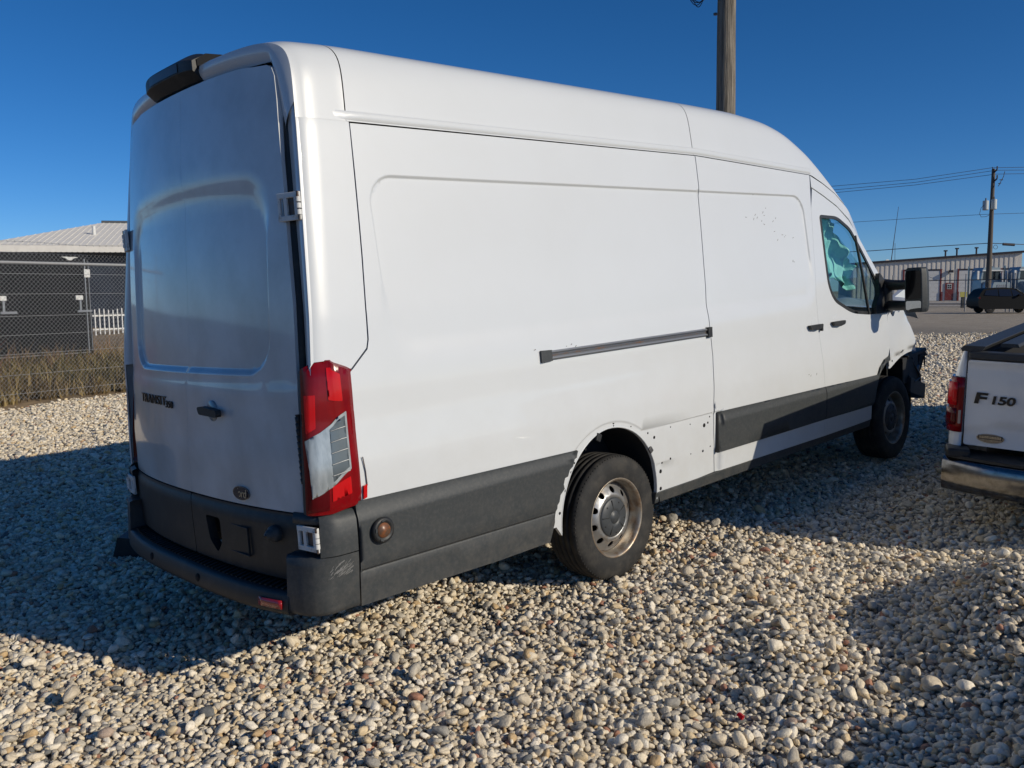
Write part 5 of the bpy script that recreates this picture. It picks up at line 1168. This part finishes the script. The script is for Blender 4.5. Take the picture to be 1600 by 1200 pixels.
# antenna mast with dish
r0, r1 = px(1391.5, 415, 132.), px(1404, 323, 132.); m = MB(); m.tube([r0-np.array([0, 0, 6]), r0], .09, 8); m.tube([r0, r1], [.07, .03], 8); an = m.build('antenna_mast', EAVE); tag(an, 'thin leaning antenna mast above the red shed', 'antenna')
m = MB(); m.tube([px(1398.5, 380, 132.), px(1398.0, 440, 132.)], .03, 6); m.build('guy_pole', EAVE, an)
dc = px(1387, 411, 131.); m = MB(); m.lathe([(0, .18), (.3, .12), (.55, 0)], 18, (0, 0, 0), 'x'); ds = m.build('satellite_dish', WHITEM, an); ds.location = dc; ds.rotation_euler = (0, .2, .9)
so_ = ds.modifiers.new('solid', 'SOLIDIFY'); so_.thickness = .04
# concrete apron
pp = [px(1300, 470, 88), px(1700, 470, 80), px(1640, 470, 118), px(1300, 470, 152)]; m = MB(); m.add([(p[0], p[1], .006) for p in pp], [(0, 1, 2, 3)]); tag(m.build('concrete_apron', CONC), 'pale concrete apron before the garage doors', kind='structure')
# yard fence far right
fa, fb_ = pxz(1380, 486, 0.), pxz(1650, 488, 0.); dd = fb_-fa; LF = np.linalg.norm(dd); ff = empty('yard_fence', tuple(fa), (0, 0, math.atan2(dd[1], dd[0]))); tag(ff, 'far chain-link yard fence with tall posts before the garage', 'fence')
uu = lambda pxx: (pxx-1380)/270*LF
for q_ in (1395, 1450, 1516, 1578, 1590, 1584.): MB().tube([(uu(q_), 0, 0), (uu(q_), 0, 2.75)], .045, 8).build('fence_post', GALV, ff)
for z, r in ((2.3, .03), (.55, .03)): MB().tube([(0, 0, z), (LF, 0, z)], r, 6).build('fence_rail', STEEL, ff)
MB().tube([(uu(1450), 0, 2.7), (uu(1470), 0, 2.35)], .02, 6).build('brace_wire', GALV, ff)
m = MB()
for k in range(int((LF+2.2)/.5)):
    for sg in (1, -1):
        u = -2.2+k*.5; m.tube([(u if sg > 0 else u+2.2, 0, .1), (u+2.2 if sg > 0 else u, 0, 2.3)], .0035, 3, False)
tag(m.build('wire_mesh', GALV, ff), kind='stuff')
# small yellow sign on a dark stump
sp_ = pxz(1503.5, 481, 0.); sg_ = empty('small_sign', tuple(sp_), (0, 0, YAW-math.pi/2)); tag(sg_, 'small yellow-green sign on a dark post left of the black car', 'sign')
MB().bx((-.12, -.1, 0), (.12, .1, .95)).build('sign_post', BLACKP, sg_, .02); MB().bx((-.30, -.14, .95), (.30, -.105, 1.40)).build('sign_panel', mat('sign_yellow', (.30, .28, .06), .6), sg_)

# black parked car
cb = pxz(1518, 489.5, 0.); car = empty('parked_car', tuple(cb), (0, 0, YAW-math.pi/2-RAD(4))); car.scale = (.95, 1., 1.04); tag(car, 'black hatchback car parked by the far fence', 'car')
CARB = mat('black_car_paint', (.003, .003, .0035), .5, spec=.15)
bodyp = [(.05, .42), (.0, .75), (.05, 1.05), (.16, 1.26), (.40, 1.53), (.75, 1.63), (1.9, 1.66), (2.5, 1.60), (3.0, 1.36), (3.35, 1.13), (4.2, 1.00), (4.5, .85), (4.55, .45), (4.3, .28), (.4, .28)]
cy = lambda z, s: s*(.92-.22*max(0, (z-.95)/.7))
m = MB(); m.prism(bodyp, lambda x, z: (x, cy(z, -1), z), lambda x, z: (x, cy(z, 1), z)); cbd = m.build('car_body', CARB, car, .05, 3)
for s in (-1, 1):
    for pl in ([(.42, 1.18), (.58, 1.48), (1.35, 1.56), (1.38, 1.12)], [(1.45, 1.10), (1.42, 1.55), (2.2, 1.55), (2.3, 1.10)], [(2.38, 1.10), (2.28, 1.54), (2.55, 1.50), (3.05, 1.14)]):
        m = MB(); m.prism(pl, lambda x, z: (x, cy(z, s)*1.006+s*.002, z), lambda x, z: (x, cy(z, s)*.99, z)); m.build('side_window', BLACKG, cbd)
m = MB(); m.prism([(2.62, 1.58), (3.30, 1.16), (3.32, 1.17), (2.64, 1.60)], lambda x, z: (x, -.78+.1*(1.6-z), z), lambda x, z: (x, .78-.1*(1.6-z), z)); m.build('windscreen', mat('lit_glass', (.28, .32, .33), .25, coat=.5), cbd)  # pale colour paints the light caught by the windscreen
m = MB(); m.box((2.75, -.98, 1.16), (.14, .16, .12)); m.build('door_mirror', CARB, cbd, .02)
for x_ in (.85, 3.65):
    for s in (-1, 1):
        e = empty('wheel', (x_, s*.80, .34), parent=car); MB().lathe([(.20, -.1), (.30, -.11), (.34, -.07), (.34, .07), (.30, .11), (.20, .1)], 28).build('tyre', RUBBER, e); MB().lathe([(0, -.08), (.08, -.1), (.20, -.085), (.20, .085), (.08, .1), (0, .08)], 20).build('rim', STEEL, e)
m = MB(); m.box((4.50, -.72, .80), (.10, .30, .14)); m.build('headlamp', CLEARL, cbd, .02); m = MB(); m.box((.10, -.80, 1.0), (.12, .18, .14)); m.build('tail_lamp', REDD, cbd, .02)

# two truck tractors parked nose-on in front of the garage
TRW = mat('pale_blue_truck', (.22, .27, .30), .35, coat=.5)
def tractor(pxx, dep, label):
    p = px(pxx, 470, dep); e = empty('truck_tractor', (p[0], p[1], 0), (0, 0, YAW-math.pi/2)); tag(e, label, 'truck', 'truck tractors before the garage')
    m = MB(); m.prism([(-1.15, 1.0), (1.15, 1.0), (1.15, 2.9), (1.02, 3.75), (.85, 4.0), (-.85, 4.0), (-1.02, 3.75), (-1.15, 2.9)], lambda x, z: (x, 1.2, z), lambda x, z: (x*.99, 3.4, z)); cb_ = m.build('cab', TRW, e, .08, 3)
    m = MB(); m.add([(-.98, 1.19, 2.62), (.98, 1.19, 2.62), (.90, 1.19, 3.55), (-.90, 1.19, 3.55)], [(0, 1, 2, 3)]); m.build('windscreen', BLACKG, cb_)
    m = MB(); m.bx((-1.1, 1.05, 3.58), (1.1, 1.22, 3.72)); m.build('sun_visor', WHITEM, cb_, .03)
    m = MB(); m.prism([(-1.05, .6), (1.05, .6), (1.05, 1.9), (.9, 2.35), (-.9, 2.35), (-1.05, 1.9)], lambda x, z: (x*.95, -.9, z), lambda x, z: (x, 1.2, z+.1)); hd_ = m.build('bonnet', TRW, e, .1, 3)
    for k in range(5): MB().bx((-.5+.22*k, -.94, 1.0), (-.36+.22*k, -.905, 2.1)).build('grille_bar', ALU, hd_)
    for s in (-1, 1):
        mi = MB(); mi.box((s*1.55, 1.15, 3.15), (.24, .15, .95)); mi.build('door_mirror', WHITEM, e, .04)
        MB().tube([(s*1.3, 3.6, .8), (s*1.3, 3.6, 4.2)], .10, 10).build('exhaust_stack', CHROME, e)
        MB().tube([(s*1.15, 1.2, 3.5), (s*1.5, 1.15, 3.5)], .03, 6).build('mirror_bracket', STEEL, e)
        for yy in (.0, 3.2): MB().lathe([(.2, -.17), (.48, -.17), (.52, -.1), (.52, .1), (.48, .17), (.2, .17)], 24, (s*.95, yy, .52), 'x').build('wheel', RUBBER, e)
    m = MB(); m.bx((-1.15, -1.1, .45), (1.15, -.85, .85)); m.build('bumper', CHROME, e, .05)
    for s in (-1, 1): MB().box((s*.8, -.93, 1.25), (.3, .08, .22)).build('headlamp', CLEARL, e, .03)
tractor(1557, 96., 'pale blue truck tractor behind the leaning far pole'); tractor(1616, 94., 'truck tractor cut off by the right edge of the frame')

# leaning far pole with transformers
t0, t1 = px(1542.3, 482, 79.), px(1552.5, 264, 79.); GW = mat('far_pole_wood', (.10, .085, .07), .9)
m = MB(); m.tube([t0+(t1-t0)*k for k in np.linspace(-.03, 1, 14)], [.27-.12*k for k in np.linspace(0, 1, 14)], 12); fp = m.build('far_utility_pole', GW); tag(fp, 'slightly leaning wooden utility pole with grey transformers, far right', 'pole')
for q_, y0, y1, r in ((1539.8, 314, 328, .25), (1552.8, 312, 327, .24)):
    a, b = px(q_, y1, 78.6), px(q_+.5, y0, 78.6); m = MB(); m.tube([a, b], r, 16); tf = m.build('transformer', mat('transformer_grey_%d' % int(q_), (.42, .45, .45), .5), fp)
    m = MB(); m.tube([b, b+np.array([0, 0, .25])], .06, 8); m.build('bushing', STEEL, tf)
for y0, dx in ((268, 5), (282, 5)):
    a, b = px(1551.5, y0+3, 78.9), px(1551.5+dx+1.5, y0-3, 78.7); m = MB(); m.tube([a, b], .07, 8); m.tube([b, b+np.array([0, 0, .3])], .06, 8); m.build('insulator_bracket', EAVE, fp)
m = MB(); m.tube([px(1551.5, 266, 79), px(1551, 261, 79)], .04, 6); m.build('top_pin', EAVE, fp)
m = MB(); m.tube([px(x_, y_, 78.5) for x_, y_ in ((1540, 318), (1533, 325), (1530.5, 334), (1533, 339), (1541, 338.5), (1547, 335))], .022, 5); m.build('drop_wire', EAVE, fp)
m = MB(); m.tube([px(x_, y_, 78.6) for x_, y_ in ((1570, 268), (1568, 276), (1564, 283), (1562, 288), (1559.5, 291))], .03, 5); m.tube([px(1562, 281, 78.6), px(1567, 281, 78.6)], .04, 5); m.tube([px(1560, 287, 78.6), px(1564, 286, 78.6)], .04, 5); m.build('fuse_cutout', EAVE, fp)
for lab, pts, r in (('highest power line from the far pole', [(1900, 255), (1700, 260), (1551, 262), (1430, 280), (1300, 291), (1000, 302)], .020), ('second power line below the highest one', [(1900, 262), (1700, 265), (1556, 266), (1430, 285), (1300, 297), (1000, 310)], .020),
                    ('third power line of the upper three', [(1900, 268), (1700, 270), (1556, 272), (1430, 289), (1300, 301.5), (1000, 316)], .020), ('thin single wire at transformer height', [(1900, 325), (1700, 330), (1548, 334.5), (1430, 341), (1320, 348), (1000, 360)], .017),
                    ('thick low communication cable crossing behind the mirror', [(1900, 372), (1700, 380), (1600, 382), (1546, 380), (1450, 385.5), (1360, 392), (1000, 408)], .032)):
    P_w = [px(x_, y_, 79.+abs(x_-1550)*.012) for x_, y_ in pts]; m = MB(); m.tube(P_w, r, 6); wo = m.build('power_line', EAVE); tag(wo, lab, 'wire', 'overhead wires on the far pole')
m = MB(); m.tube([px(1567, 381.5, 78.8), px(1585, 382.5, 78.8)], .12, 10); m.build('splice_case', EAVE, wo)
m = MB(); m.tube([px(1555.5+3.2*math.cos(t), 386+3.2*math.sin(t), 78.8) for t in np.linspace(0, 6.283, 18)], .02, 5); m.build('cable_coil', EAVE, wo)
